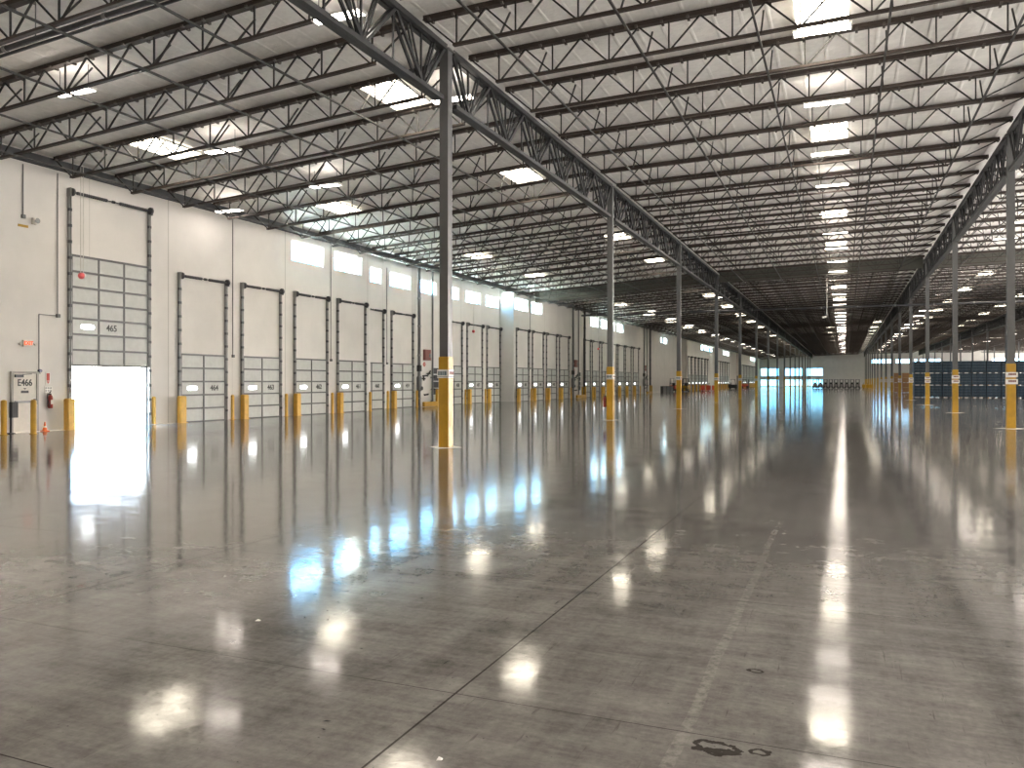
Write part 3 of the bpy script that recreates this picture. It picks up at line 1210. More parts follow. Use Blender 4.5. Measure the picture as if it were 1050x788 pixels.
# ------------------------------------------------------------------ dock doors, guards
def dock_door(xf, y0, y1, num, leafh, tracktop, open_h, label, ncol, nsec, near, lite_z, grp=None):
    """sectional door on wall plane xf between tracks y0..y1; its leaf raised by open_h"""
    t = thing('dock_door', label, 'dock door', (xf + 0.003, (y0 + y1) / 2, 0), 0, grp)
    hw = (y1 - y0) / 2
    tw = 0.092
    a, b = -hw + tw, hw - tw
    xl = 0.055
    sec = leafh / nsec
    lf = MB()
    for i in range(nsec):
        z0 = open_h + i * sec
        lf.box(0.012, xl, a, b, z0 + 0.006, z0 + sec - 0.006, M_LEAF)
        for q in (0.27, 0.5, 0.73):
            lf.box(xl, xl + 0.006, a, b, z0 + sec * q - 0.012, z0 + sec * q + 0.012, M_LEAF)
    rails, stiles = [], []
    for i in range(nsec + 1):
        m = MB()
        z0 = open_h + i * sec
        m.bev(xl, xl + 0.05, a, b, z0 - 0.036, z0 + 0.036, 0.01, M_RAIL)
        rails.append(m)
    for i in range(ncol + 1):
        m = MB()
        yy = a + 0.03 + (b - a - 0.06) * i / ncol
        m.bev(xl, xl + 0.035, yy - 0.03, yy + 0.03, open_h, open_h + leafh, 0.01, M_RAIL)
        stiles.append(m)
    if near:
        obj('door_leaf', lf, t)
        for m in rails:
            obj('rail', m, t)
        for m in stiles:
            obj('stile', m, t)
    else:
        obj('door_leaf', merge([lf] + rails + stiles), t)
    for s in (-1, 1):
        m = MB()
        yc = s * (hw - tw / 2)
        m.box(0.0, 0.03, yc - tw / 2, yc + tw / 2, 0, tracktop, M_TRACK)
        m.box(0.03, 0.11, yc - tw / 2, yc - tw / 2 + 0.026, 0, tracktop, M_TRACK)
        m.box(0.03, 0.11, yc + tw / 2 - 0.026, yc + tw / 2, 0, tracktop, M_TRACK)
        z = 0.35
        while z < tracktop - 0.2:
            m.box(0.03, 0.12, yc - tw / 2 - 0.006, yc + tw / 2 + 0.006, z, z + 0.10, M_DARK)
            z += 0.55
        obj('track', m, t)
    sp = MB()
    zt = tracktop - 0.02
    sp.rod((0.155, -hw, zt), (0.155, hw, zt), 0.022, M_DARK, 8)
    L = hw - 0.25
    pr = []
    for s0, s1 in ((-L, -L * 0.18), (L * 0.18, L)):
        pr = []
        nr = 14 if near else 5
        for k in range(nr * 2 + 1):
            pr.append((0.062 if k % 2 else 0.048, s0 + (s1 - s0) * k / (nr * 2)))
        sp.lathe((0.155, 0, zt), pr, M_DARK, 10, 'Y')
    sp.lathe((0.155, 0, zt), [(0.05, -0.05), (0.05, 0.05)], M_BLACK, 10, 'Y')
    obj('spring_shaft', sp, t)
    for s in (-1, 1):
        m = MB()
        m.lathe((0.155, s * (hw - 0.07), zt), [(0.12, -0.05), (0.14, -0.03), (0.14, 0.03), (0.12, 0.05)], M_DARK, 14, 'Y')
        m.box(0.0, 0.20, s * hw - 0.015, s * hw + 0.015, zt - 0.16, zt + 0.14, M_TRACK)
        obj('cable_drum', m, t)
    # daylight pane
    p, fr = MB(), MB()
    yc = a + (b - a) * (0.20 if ncol == 3 else 0.25)
    w_, h_ = 0.27, 0.085
    vs = []
    for xx in (xl + 0.008, xl + 0.014):
        for k in range(20):
            tt = 2 * PI * k / 20
            ca, sa = math.cos(tt), math.sin(tt)
            yy = yc + math.copysign(abs(ca) ** 0.45, ca) * w_
            zz = lite_z + math.copysign(abs(sa) ** 0.6, sa) * h_
            vs.append((xx, yy, zz))
    fs = [tuple(range(20, 40))] + [(k, (k + 1) % 20, 20 + (k + 1) % 20, 20 + k) for k in range(20)]
    p.add(vs, fs, M_ELITE)
    obj('vision_pane', p, t)
    if num:
        yc = a + (b - a) * (0.5 if ncol == 3 else 0.74)
        text('door_number', str(num), 0.32, M_INK, t, (xl + 0.012, yc, lite_z), FX, 0.95)
    return t


dock_door(XW, 19.50, 23.0, 465, 3.8, 8.17, 2.2, 'tall dock door numbered 465, half raised over the bright opening', 3, 7, True, 3.56)
DOORS = [
    (XW, 24.42, 27.12, 464, 'closed grey dock door numbered 464, first one right of the open door'),
    (XW, 28.02, 30.72, 463, 'closed grey dock door numbered 463, second one right of the open door'),
    (XW, 31.68, 34.40, 462, 'closed grey dock door numbered 462, under the first high window'),
    (XW, 35.24, 37.96, 461, 'closed grey dock door numbered 461, under the second high window'),
    (XR, 39.05, 41.80, 460, 'closed dock door half hidden behind the wall corner, start of recess'),
    (XR, 42.66, 45.38, 459, 'closed dock door left of the first sprinkler risers'),
    (XR, 49.85, 52.58, 458, 'closed dock door right behind the nearest left-row column'),
    (XR, 53.35, 56.10, 457, 'closed dock door with a red ball lamp hanging before it, in the recess'),
    (XR, 56.90, 59.58, 456, 'closed dock door in the right corner of the recess'),
    (XW, 60.02, 62.80, 455, 'closed dock door just right of the blue-lit wall corner'),
    (XW, 63.62, 66.38, 454, 'closed dock door second right of the blue-lit wall corner'),
    (XW, 67.10, 69.88, 453, 'closed dock door third right of the blue-lit wall corner'),
    (XW, 70.62, 73.38, 452, 'closed dock door left of the second sprinkler risers'),
    (XW, 78.20, 80.50, 0, 'closed dock door right behind the second sprinkler risers'),
    (XW, 81.15, 83.88, 0, 'closed dock door left of the second left-row column'),
    (XW, 84.70, 87.40, 0, 'closed dock door hidden behind the second left-row column'),
    (XW, 88.20, 90.90, 0, 'closed dock door just right of the second left-row column'),
    (XW, 91.55, 94.40, 0, 'closed dock door second right of the second left-row column'),
    (XW, 95.00, 97.80, 0, 'closed dock door third right of the second left-row column'),
    (XW, 98.80, 101.7, 0, 'closed dock door left of the third sprinkler risers'),
]
fy = [137.2 + 3.6 * k for k in range(6)] + [171.9 + 3.6 * k for k in range(5)] + [214.5 + 3.6 * k for k in range(9)]
for y in fy:
    DOORS.append((XW, y, y + 2.75, 0, None))


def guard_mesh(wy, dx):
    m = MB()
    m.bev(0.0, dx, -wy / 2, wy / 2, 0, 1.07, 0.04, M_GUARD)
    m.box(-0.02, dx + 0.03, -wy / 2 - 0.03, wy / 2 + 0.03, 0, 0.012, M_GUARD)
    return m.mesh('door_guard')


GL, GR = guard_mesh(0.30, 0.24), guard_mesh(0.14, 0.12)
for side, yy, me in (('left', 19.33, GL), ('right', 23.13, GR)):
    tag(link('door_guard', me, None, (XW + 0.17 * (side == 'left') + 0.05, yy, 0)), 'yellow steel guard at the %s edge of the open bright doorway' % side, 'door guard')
for xf, y0, y1, num, lab in DOORS:
    near = y0 < 61
    grp = None
    if lab is None:
        lab = 'tiny distant dock door along the far end of the left wall'
        grp = 'far dock doors'
    dock_door(xf, y0, y1, num, 2.74, 5.9, 0.0, lab, 2, 5, near, 1.37, grp)
    short = lab.replace('closed grey ', '').replace('closed ', '').replace('tiny distant', 'a distant')
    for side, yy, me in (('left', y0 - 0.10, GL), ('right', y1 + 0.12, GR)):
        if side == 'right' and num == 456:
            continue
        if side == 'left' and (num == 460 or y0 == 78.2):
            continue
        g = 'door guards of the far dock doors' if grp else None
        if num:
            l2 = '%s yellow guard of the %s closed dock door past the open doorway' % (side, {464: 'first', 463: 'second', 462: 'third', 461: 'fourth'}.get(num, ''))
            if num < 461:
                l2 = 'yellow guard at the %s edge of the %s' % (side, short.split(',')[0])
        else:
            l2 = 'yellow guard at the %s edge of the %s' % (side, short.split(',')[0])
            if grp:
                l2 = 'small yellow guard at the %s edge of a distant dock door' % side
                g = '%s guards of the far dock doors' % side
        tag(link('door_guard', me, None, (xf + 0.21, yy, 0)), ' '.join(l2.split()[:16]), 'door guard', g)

# ------------------------------------------------------------------ personnel door E466 and what hangs by it
t = thing('personnel_door', 'cream steel exit door lettered E466 with panic bar, left edge', 'door', (XW, 17.93, 0))
m = MB()
m.bev(0.01, 0.05, -0.40, 0.40, 0.01, 1.90, 0.01, M_CREAM)
obj('door_leaf', m, t)
m = MB()
for a, b, c, d in ((-0.47, -0.40, 0, 1.97), (0.40, 0.47, 0, 1.97), (-0.40, 0.40, 1.90, 1.97)):
    m.box(0.0, 0.08, a, b, c, d, M_FRAMEG)
obj('door_frame', m, t)
m = MB()
m.bev(0.05, 0.11, -0.36, 0.38, 0.95, 1.02, 0.01, M_TRACK)
m.box(0.05, 0.13, 0.30, 0.38, 0.90, 1.07, M_DARK)
obj('panic_bar', m, t)
m = MB()
m.bev(0.05, 0.12, -0.36, -0.08, 1.78, 1.87, 0.01, M_DARK)
m.bar((0.10, -0.1, 1.87), (0.10, 0.2, 1.89), 0.03, 0.02, M_DARK)
obj('door_closer', m, t)
text('door_lettering', 'E466', 0.30, M_INK, t, (0.056, 0.0, 1.60), FX, 0.85)
m = MB()
m.box(0.05, 0.056, -0.13, 0.13, 1.27, 1.35, M_DARK)
m.add([(0.05, -0.06, 1.43), (0.056, 0.06, 1.43), (0.056, 0.0, 1.38), (0.05, 0.0, 1.40)], [(0, 1, 2), (0, 2, 3)], M_DARK)
obj('small_notice', m, t)

post = MB()
post.lathe((0, 0, 0), [(0.115, 0), (0.10, 0.02), (0.085, 0.03), (0.085, 1.02), (0.075, 1.06), (0.04, 1.08)], M_YEL, 18)
pm = post.mesh('bollard')
pm.polygons.foreach_set('use_smooth', [True] * len(pm.polygons))
tag(link('bollard', pm, None, (-23.81, 16.69, 0)), 'round yellow bollard left of the exit door, at the left picture edge', 'bollard')
tag(link('bollard', pm, None, (-23.40, 17.36, 0)), 'round yellow bollard right of the exit door, beside the traffic cone', 'bollard')

t = thing('access_pedestal', 'black post with a card reader box before the exit door', 'pedestal', (-24.28, 17.25, 0))
m = MB()
m.rod((0, 0, 0), (0, 0, 0.95), 0.035, M_BLACK, 8)
m.lathe((0, 0, 0), [(0.12, 0), (0.12, 0.02), (0.05, 0.03)], M_BLACK, 14)
obj('post', m, t)
m = MB()
m.bev(-0.07, 0.07, -0.02, 0.20, 0.50, 1.0, 0.02, M_BLACK)
obj('reader_box', m, t)


def cone(loc, lab):
    m = MB()
    m.bev(-0.10, 0.10, -0.10, 0.10, 0, 0.03, 0.01, M_ORANGE)
    m.lathe((0, 0, 0.03), [(0.075, 0), (0.05, 0.10)], M_ORANGE, 16)
    m.lathe((0, 0, 0.13), [(0.05, 0), (0.038, 0.05)], M_WHITE, 16)
    m.lathe((0, 0, 0.18), [(0.038, 0), (0.015, 0.13), (0.008, 0.135)], M_ORANGE, 16)
    tag(obj('traffic_cone', m, None, loc), lab, 'traffic cone')


cone((-24.36, 18.47, 0), 'small orange traffic cone at the wall right of the exit door')


def extinguisher(loc, lab, rz=0):
    t = thing('fire_extinguisher', lab, 'fire extinguisher', loc, rz)
    m = MB()
    m.lathe((0.10, 0, 0), [(0.06, 0), (0.075, 0.02), (0.075, 0.36), (0.05, 0.43), (0.025, 0.45)], M_RED, 16)
    obj('cylinder_body', m, t, smooth=True)
    m = MB()
    m.lathe((0.10, 0, 0.45), [(0.028, 0), (0.028, 0.05)], M_BLACK, 10)
    m.bar((0.10, -0.03, 0.52), (0.22, -0.08, 0.56), 0.03, 0.015, M_BLACK)
    m.bar((0.10, -0.03, 0.49), (0.20, -0.07, 0.47), 0.03, 0.015, M_BLACK)
    obj('valve', m, t)
    m = MB()
    pts_ = [(0.10, -0.02, 0.48), (0.10, -0.12, 0.46), (0.12, -0.13, 0.33), (0.15, -0.09, 0.16), (0.16, -0.07, 0.04)]
    for p, q in zip(pts_[:-1], pts_[1:]):
        m.rod(p, q, 0.013, M_BLACK, 6)
    obj('hose', m, t)
    m = MB()
    m.box(0, 0.03, -0.04, 0.04, 0.05, 0.50, M_DARK)
    m.box(0.03, 0.05, -0.02, 0.02, 0.20, 0.24, M_DARK)
    obj('wall_bracket', m, t)
    m = MB()
    m.box(0.174, 0.1775, -0.045, 0.045, 0.14, 0.28, M_WHITE)
    obj('paper_label', m, t)
    return t


extinguisher((XW, 18.80, 0.75), 'red fire extinguisher hung on the wall between exit door and open doorway')
extinguisher((XA - H - 0.03, A1 + BAY, 0.55), 'red fire extinguisher hung on the left side of the second left-row column', PI)
t = thing('fire_arrow_sign', 'narrow red upright arrow sign above the wall extinguisher', 'sign', (XW, 18.78, 1.55))
m = MB()
m.box(0, 0.012, -0.085, 0.085, 0, 0.40, M_WHITE)
obj('plate', m, t)
m = MB()
m.box(0.012, 0.016, -0.055, 0.055, 0.12, 0.37, M_SIGNRED)
m.add([(0.012, -0.055, 0.10), (0.012, 0.055, 0.10), (0.012, 0, 0.02), (0.016, -0.055, 0.10), (0.016, 0.055, 0.10), (0.016, 0, 0.02)], [(0, 2, 1), (3, 4, 5), (0, 1, 4, 3), (1, 2, 5, 4), (2, 0, 3, 5)], M_SIGNRED)
obj('arrow', m, t)
t = thing('notice_board', 'small white notice plate between arrow sign and extinguisher', 'sign', (XW, 18.80, 1.28))
m = MB()
m.box(0, 0.012, -0.14, 0.14, 0, 0.20, M_WHITE)
obj('plate', m, t)
m = MB()
for r in range(2):
    for c in range(3):
        m.box(0.012, 0.014, -0.12 + c * 0.085, -0.06 + c * 0.085, 0.03 + r * 0.085, 0.085 + r * 0.085, M_TRACK)
obj('printed_marks', m, t)

t = thing('exit_sign', 'beige exit sign with two lamp heads on the wall over door E466', 'exit sign', (XW, 18.03, 2.80))
m = MB()
m.bev(0, 0.09, -0.17, 0.17, -0.02, 0.20, 0.02, M_CREAM)
obj('sign_body', m, t)
text('exit_lettering', 'EXIT', 0.17, M_EEXIT, t, (0.095, 0, 0.09), FX, 0.9)
for s in (-1, 1):
    m = MB()
    m.rod((0.04, s * 0.17, 0.10), (0.05, s * 0.23, 0.07), 0.015, M_TRACK, 6)
    m.lathe((0.03, s * 0.26, 0.06), [(0.03, 0), (0.05, 0.05), (0.05, 0.07)], M_CREAM, 12, 'X')
    obj('lamp_head', m, t)


def conduit(name, pts_, lab, box_at=None, r=0.018, m_=M_PIPE, boxm=M_PIPE):
    t = thing(name, lab, 'conduit', pts_[0])
    p0 = Vector(pts_[0])
    m = MB()
    for p, q in zip(pts_[:-1], pts_[1:]):
        m.rod(Vector(p) - p0, Vector(q) - p0, r, m_, 8)
    obj('pipe_run', m, t)
    if box_at:
        m = MB()
        c = Vector(box_at) - p0
        m.bev(c.x - 0.02, c.x + 0.07, c.y - 0.06, c.y + 0.06, c.z - 0.06, c.z + 0.06, 0.01, boxm)
        obj('junction_box', m, t)
    return t


xc = XW + 0.03
conduit('conduit', [(xc, 19.12, 8.7), (xc, 19.12, 3.87)], 'thin conduit dropping from the roof to a box left of door 465', (xc, 19.12, 3.87), 0.016)
conduit('conduit', [(xc, 19.04, 3.87), (xc, 18.44, 3.87), (xc, 18.44, 2.05)], 'bent conduit from the box to the camera by door E466', None, 0.014)
t = thing('camera_dome', 'dark blue dome at the upper right corner of door E466', 'camera', (XW, 18.46, 2.0))
m = MB()
m.lathe((0, 0, 0), [(0.05, 0), (0.055, 0.05), (0.055, 0.09)], mat('dome_navy', (0.03, 0.03, 0.12), 0.3), 14, 'X')
obj('dome_body', m, t)
m = MB()
m.box(0.0, 0.02, -0.05, 0.05, -0.10, 0.03, M_TRACK)
obj('mounting_plate', m, t)
conduit('conduit', [(xc, 17.88, 8.7), (xc, 17.88, 7.05)], 'short conduit drop with a box high on the wall at the left edge', (xc, 17.88, 7.0), 0.02)
t = thing('wall_horn', 'beige horn with a yellow tag high on the wall over the exit door', 'horn', (XW, 18.25, 6.9))
m = MB()
m.bev(0, 0.10, -0.07, 0.07, -0.10, 0.12, 0.02, M_CREAM)
obj('horn_body', m, t)
m = MB()
m.lathe((0.10, 0.02, 0.02), [(0.03, 0), (0.07, 0.08), (0.09, 0.10)], M_TRACK, 14, 'X')
obj('horn_mouth', m, t)
m = MB()
m.box(0, 0.02, -0.52, -0.18, -0.24, -0.16, M_YEL)
obj('yellow_tag', m, t)
for yy, a in ((27.52, 'between the first two closed doors'), (34.72, 'between the third and fourth closed doors'), (30.95, 'between doors 463 and 462')):
    if yy == 30.95:
        continue
    conduit('conduit', [(xc, yy, 8.7), (xc, yy, 2.75)], 'conduit with a box at its foot, ' + a, (xc, yy, 2.75), 0.018)
for yy, xx, a in ((42.2, XR, 'in the recess left of door 459'), (63.2, XW, 'between the two doors past the blue-lit corner')):
    conduit('conduit', [(xx + 0.03, yy, 8.6), (xx + 0.03, yy, 2.75)], 'thin conduit with a box at its foot, ' + a, (xx + 0.03, yy, 2.75), 0.018)


def ball_lamp(x, y, z, ztop, lab):
    t = thing('hanging_warning_ball', lab, 'warning lamp', (x, y, z))
    m = MB()
    prof_ = [(0.11 * math.sin(PI * k / 10) + 0.001, -0.11 * math.cos(PI * k / 10)) for k in range(11)]
    m.lathe((0, 0, 0), prof_, M_PINK, 18, 'Y')
    obj('red_ball', m, t, smooth=True)
    m = MB()
    m.lathe((0, 0.045, 0), [(0.112, 0), (0.112, 0.05), (0.08, 0.075)], M_WHITE, 18, 'Y')
    obj('white_collar', m, t)
    for s in (-0.05, 0.05):
        m = MB()
        m.rod((0, s + 0.02, 0.08), (0, s + 0.02, ztop - z), 0.010, M_PIPEL, 6)
        obj('hanger_rod', m, t)


ball_lamp(XW + 0.6, 19.57, 5.25, roof(XW + 0.6) - 0.05, 'red and white ball hung on twin rods before door 465')
ball_lamp(XR + 0.4, 53.77, 5.36, roof(XR + 0.4) - 0.05, 'small red ball hung before a dock door in the recess')
ball_lamp(XW + 0.4, 82.25, 5.11, roof(XW + 0.4) - 0.05, 'tiny red ball hung before the doors left of the second left-row column')

# ------------------------------------------------------------------ sprinkler riser groups
def riser_group(xf, y0, which, ordn):
    """pipes, panel, louvre and yellow guard rail along about 3.3 m of wall from y0"""
    t = thing('sprinkler_riser', 'tall grey sprinkler riser pipe with black valves, left one of the %s riser group' % ordn, 'sprinkler riser', (xf + 0.30, y0 + 0.25, 0))
    m = MB()
    m.rod((0, 0, 0), (0, 0, roof(xf) - 0.1), 0.10, M_PIPE, 12)
    for z in (0.5, 1.9, 3.3, 5.2, 7.0):
        m.lathe((0, 0, z), [(0.13, 0), (0.13, 0.10)], M_TRACK, 12)
    obj('riser_pipe', m, t)
    m = MB()
    m.lathe((0, 0, 1.0), [(0.12, 0), (0.17, 0.08), (0.17, 0.9), (0.12, 1.0)], M_PIPE, 12)
    m.rod((0, 0, 2.3), (0.0, 0.0, 2.7), 0.16, M_BLACK, 10)
    obj('check_valve', m, t)
    m = MB()
    m.lathe((0.16, 0.05, 1.2), [(0.13, 0), (0.13, 0.03)], M_BLACK, 14, 'X')
    obj('hand_wheel', m, t)
    t = thing('sprinkler_riser', 'slim sprinkler pipe with dark drain fittings, right one of the %s riser group' % ordn, 'sprinkler riser', (xf + 0.22, y0 + 2.22, 0))
    m = MB()
    m.rod((0, 0, 0.3), (0, 0, roof(xf) - 0.1), 0.065, M_PIPE, 10)
    m.rod((0, 0, 0.3), (-0.13, 0, 0.3), 0.065, M_PIPE, 10)
    obj('riser_pipe', m, t)
    for k, (dy, dz, dy2, dz2) in enumerate(((-1.3, 2.0, -0.7, 2.05), (-0.75, 2.0, -0.3, 2.35), (-1.25, 1.95, -1.2, 1.7), (-1.1, 0.75, -0.6, 0.8), (0.0, 1.95, 0.15, 1.9), (0.05, 1.05, 0.25, 1.15))):
        m = MB()
        m.rod((0, dy, dz), (0, dy2, dz2), 0.055, M_BLACK, 8)
        m.rod((-0.1, (dy + dy2) / 2, (dz + dz2) / 2), (0.12, (dy + dy2) / 2, (dz + dz2) / 2), 0.05, M_BLACK, 8)
        m.rod((-0.21, (dy + dy2) / 2, (dz + dz2) / 2), (-0.1, (dy + dy2) / 2, (dz + dz2) / 2), 0.03, M_PIPE, 6)
        obj('drain_fitting', m, t)
    t = thing('alarm_cabinet', 'dark red wall cabinet above the %s riser group' % ordn, 'cabinet', (xf + 0.004, y0 + 1.65, 3.05))
    m = MB()
    m.bev(0, 0.20, -0.38, 0.38, 0, 0.72, 0.02, M_MAROON)
    obj('cabinet_box', m, t)
    m = MB()
    m.lathe((0.20, 0.2, 0.36), [(0.10, 0), (0.10, 0.06)], M_TRACK, 12, 'X')
    m.box(0.20, 0.24, 0.12, 0.30, 0.20, 0.28, M_TRACK)
    obj('alarm_bell', m, t)
    m = MB()
    m.add([(0.0, 0, -0.17), (0.0, 0.2, 0), (0.0, 0, 0.17), (0, -0.2, 0), (0.02, 0, -0.17), (0.02, 0.2, 0), (0.02, 0, 0.17), (0.02, -0.2, 0)],
          [(4, 5, 6, 7), (0, 1, 5, 4), (1, 2, 6, 5), (2, 3, 7, 6), (3, 0, 4, 7)], M_SIGNRED)
    m.box(0.02, 0.024, -0.06, 0.06, -0.02, 0.02, M_WHITE)
    tag(obj('diamond_sign', m, None, (xf, y0 + 1.45, 2.78)), 'small red diamond sign under the dark red cabinet of the %s riser group' % ordn, 'sign')
    t = thing('wall_louvre', 'dark louvred wall panel in pale frame right of the %s riser group' % ordn, 'louvre', (xf, y0 + 2.95, 0))
    for k in range(4):
        m = MB()
        z0 = 0.75 + k * 0.47
        m.box(0.0, 0.05, -0.42, 0.42, z0, z0 + 0.40, M_BLACK)
        for q in range(5):
            m.box(0.05, 0.075, -0.42, 0.42, z0 + 0.03 + q * 0.075, z0 + 0.065 + q * 0.075, M_DARK)
        obj('louvre_panel', m, t)
    m = MB()
    for k in range(5):
        m.box(0, 0.09, -0.48, 0.48, 0.69 + k * 0.47, 0.74 + k * 0.47, M_WHITE)
    m.box(0, 0.09, -0.50, -0.43, 0.69, 2.64, M_WHITE)
    m.box(0, 0.09, 0.43, 0.50, 0.69, 2.64, M_WHITE)
    obj('louvre_frame', m, t)
    t = thing('guard_rail', 'low yellow guard rail with posts round the foot of the %s riser group' % ordn, 'guard rail', (xf + 0.75, y0, 0))
    m = MB()
    m.bev(-0.09, 0.09, 0.0, 2.9, 0.02, 0.32, 0.03, M_YEL)
    obj('rail', m, t)
    for yy in (1.85, 2.75):
        m = MB()
        m.bev(-0.08, 0.08, yy - 0.08, yy + 0.08, 0, 1.12, 0.03, M_YEL)
        obj('rail_post', m, t)


riser_group(XR, 45.5, 0, 'first')
riser_group(XW, 73.75, 1, 'second')
riser_group(XW, 103.5, 2, 'third')
m = MB()
m.bev(-0.22, 0.22, -0.25, 0.25, 0, 0.85, 0.05, M_GREEN)
m.bev(-0.25, 0.25, -0.28, 0.28, 0.85, 0.95, 0.04, M_GREEN)
tag(obj('green_bin', m, None, (XR + 0.55, 49.0, 0)), 'green plastic bin beside the yellow rail, left of the nearest column', 'bin')
m = MB()
m.rod((0, 0, 0), (0, 0, roof(XW) - 0.1), 0.11, M_BLACK, 10)
for z in (2.0, 4.5, 7.0):
    m.lathe((0, 0, z), [(0.14, 0), (0.14, 0.10)], M_BLACK, 12)
tag(obj('black_downpipe', m, None, (XW + 0.25, 77.9, 0)), 'black downpipe on the wall just right of the second riser group', 'pipe')
m = MB()
m.rod((0, 0, 0), (0, 0, roof(XW) - 0.1), 0.12, M_DARK, 10)
for z in (2.0, 4.5, 7.0):
    m.lathe((0, 0, z), [(0.15, 0), (0.15, 0.10)], M_DARK, 12)
tag(obj('dark_downpipe', m, None, (XW + 0.25, 107.6, 0)), 'dark downpipe on the wall beside the third riser group', 'pipe')
for yy, l in ((78.3, 'left'), (81.0, 'right')):
    tag(link('bollard', pm, None, (XW + 1.2, yy, 0)), 'yellow bollard past the second riser group, the %s one of two' % l, 'bollard')

# ------------------------------------------------------------------ sprinkler mains across the hall
for yy, z, slope, xa, xb, r, lab in ((11.9, 8.45, 0.062, XW + 0.15, XA - 0.35, 0.06, 'dark sprinkler main sloping below the joists at the upper left'), (77.2, 8.28, 0.0, XW + 0.15, XB + 12, 0.09, 'dark sprinkler main crossing the hall beyond the draft curtain')):
    t = thing('sprinkler_main', lab, 'pipe', (xa, yy, z))
    m = MB()
    L = xb - xa
    m.rod((0, 0, 0), (L, 0, L * slope), r, M_DARK, 12)
    m.rod((0, 0.22, 0.02), (L, 0.22, L * slope + 0.02), r * 0.6, M_DARK, 8)
    x = 1.5
    while x < L:
        m.rod((x, 0, x * slope), (x + 0.09, 0, (x + 0.09) * slope), r * 1.25, M_TRACK, 12)
        x += 3.0
    obj('main_pipe', m, t)
    x = 1.2
    while x < L:
        m = MB()
        m.rod((x, 0, r + x * slope), (x, 0, roof(xa + x) - z), 0.012, M_DARK, 4)
        obj('hanger', m, t)
        x += 3.65
t = thing('camera_pole', 'thin pale pole hanging from the roof over the middle aisle, small camera at its foot', 'camera pole', (-1.34, 70.0, 6.9))
m = MB()
m.rod((0, 0, 0), (0, 0, roof(-1.34) - 6.925), 0.035, M_PIPEL, 8)
obj('pole', m, t)
m = MB()
m.bar((0, 0, 0.02), (-0.35, 0, -0.04), 0.12, 0.12, M_WHITE)
obj('camera_body', m, t)

# ------------------------------------------------------------------ blue crates on pallets
CW, CD, CH = 0.405, 0.60, 0.280
cr = MB()


def crate(mb, w, d, h):
    t_ = 0.018
    a, b = w / 2 - 0.006, d / 2 - 0.006
    mb.box(-a, a, -b, b, 0.0, 0.02, M_BLUE)
    mb.box(-a, a, -b, -b + t_, 0.02, h - 0.11, M_BLUE)
    mb.box(-a, a, b - t_, b, 0.02, h - 0.004, M_BLUE)
    mb.box(-a, -a + t_, -b + t_, b - t_, 0.02, h - 0.004, M_BLUE)
    mb.box(a - t_, a, -b + t_, b - t_, 0.02, h - 0.004, M_BLUE)
    # hand hole in the front wall
    mb.box(-a, -0.075, -b, -b + t_, h - 0.11, h - 0.05, M_BLUE)
    mb.box(0.075, a, -b, -b + t_, h - 0.11, h - 0.05, M_BLUE)
    mb.box(-a, a, -b - 0.014, -b + t_, h - 0.045, h - 0.006, M_BLUEL)
    mb.box(-0.075, 0.075, -b + t_ + 0.03, -b + t_ + 0.04, h - 0.13, h - 0.03, M_BLACK)  # black plate paints the shade inside the hole
    # ribs
    for x in (-a + 0.03, -0.09, 0.09, a - 0.03):
        mb.box(x - 0.012, x + 0.012, -b - 0.011, -b, 0.0, h - 0.05, M_BLUE)
    mb.box(-a, a, -b - 0.010, -b, 0.07, 0.09, M_BLUEL)


crate(cr, CW, CD, CH)
CRM = cr.mesh('plastic_crate')
pal = MB()


def pallet_mesh(w, d, M_WOOD):
    p = MB()
    for k in range(6):
        y0 = -d / 2 + k * (d - 0.10) / 5
        p.box(-w / 2, w / 2, y0, y0 + 0.10, 0.085, 0.105, M_WOOD)
    for x in (-w / 2, -0.05, w / 2 - 0.10):
        p.box(x, x + 0.10, -d / 2, d / 2, 0.02, 0.085, M_WOOD)
        p.box(x, x + 0.10, -d / 2, d / 2, 0.0, 0.02, M_WOOD)
    return p.mesh('pallet')


PAL = pallet_mesh(1.23, 1.2, M_DARK)
YF, X0 = 91.2, 6.55
NC, TIERS, PER = 25, 3, 4
rest = MB()
one = MB()
crate(one, CW, CD, CH)
TH = 0.106 + PER * CH
GAPX = 0.06
for c in range(NC):
    xcx = X0 + CW / 2 + c * (CW + 0.004) + (c // 3) * GAPX
    for ti in range(TIERS):
        for k in range(PER):
            z = ti * (TH + 0.004) + 0.106 + k * CH
            o = link('plastic_crate', CRM, None, (xcx, YF + CD / 2 + random.uniform(-.014, 0.0), z))
            tag(o, 'dark blue plastic crate in the front face of the tall crate block', 'crate', 'front crates of the blue block')
        for dy in (1, 2, 3, 4, 5, 6, 7):
            if dy > 1 and c > 1 and ti < 2:
                continue
            for k in range(PER):
                if dy > 1 and c > 1 and k < PER - 1:
                    continue
                z = ti * (TH + 0.004) + 0.106 + k * CH
                o0 = len(rest.v)
                rest.v += [(a + xcx, b + YF + CD / 2 + dy * (CD + 0.006), cc + z) for a, b, cc in one.v]
                for f, mi in zip(one.f, one.mi):
                    rest.f.append(tuple(i + o0 for i in f))
                    rest.mi.append(rest.slot(one.mats[mi]))
stuff('crate_block', rest, 'blue crates stacked behind the front face of the crate block', 'crates')
for p in range(9):
    xcx = X0 + 1.5 * CW + p * (3 * (CW + 0.004) + GAPX)
    if p == 8:
        xcx = X0 + CW * 0.5 + 24 * (CW + 0.004) + 8 * GAPX + 0.405
    for ti in range(TIERS):
        if p == 8:
            continue
        o = link('pallet', PAL, None, (xcx, YF + 0.60, ti * (TH + 0.004)))
        tag(o, 'dark pallet under the blue crates, %s' % ('on the floor', 'between bottom and middle tiers', 'between middle and top tiers')[ti], 'pallet', 'crate pallets tier %s' % ('bottom', 'middle', 'top')[ti])
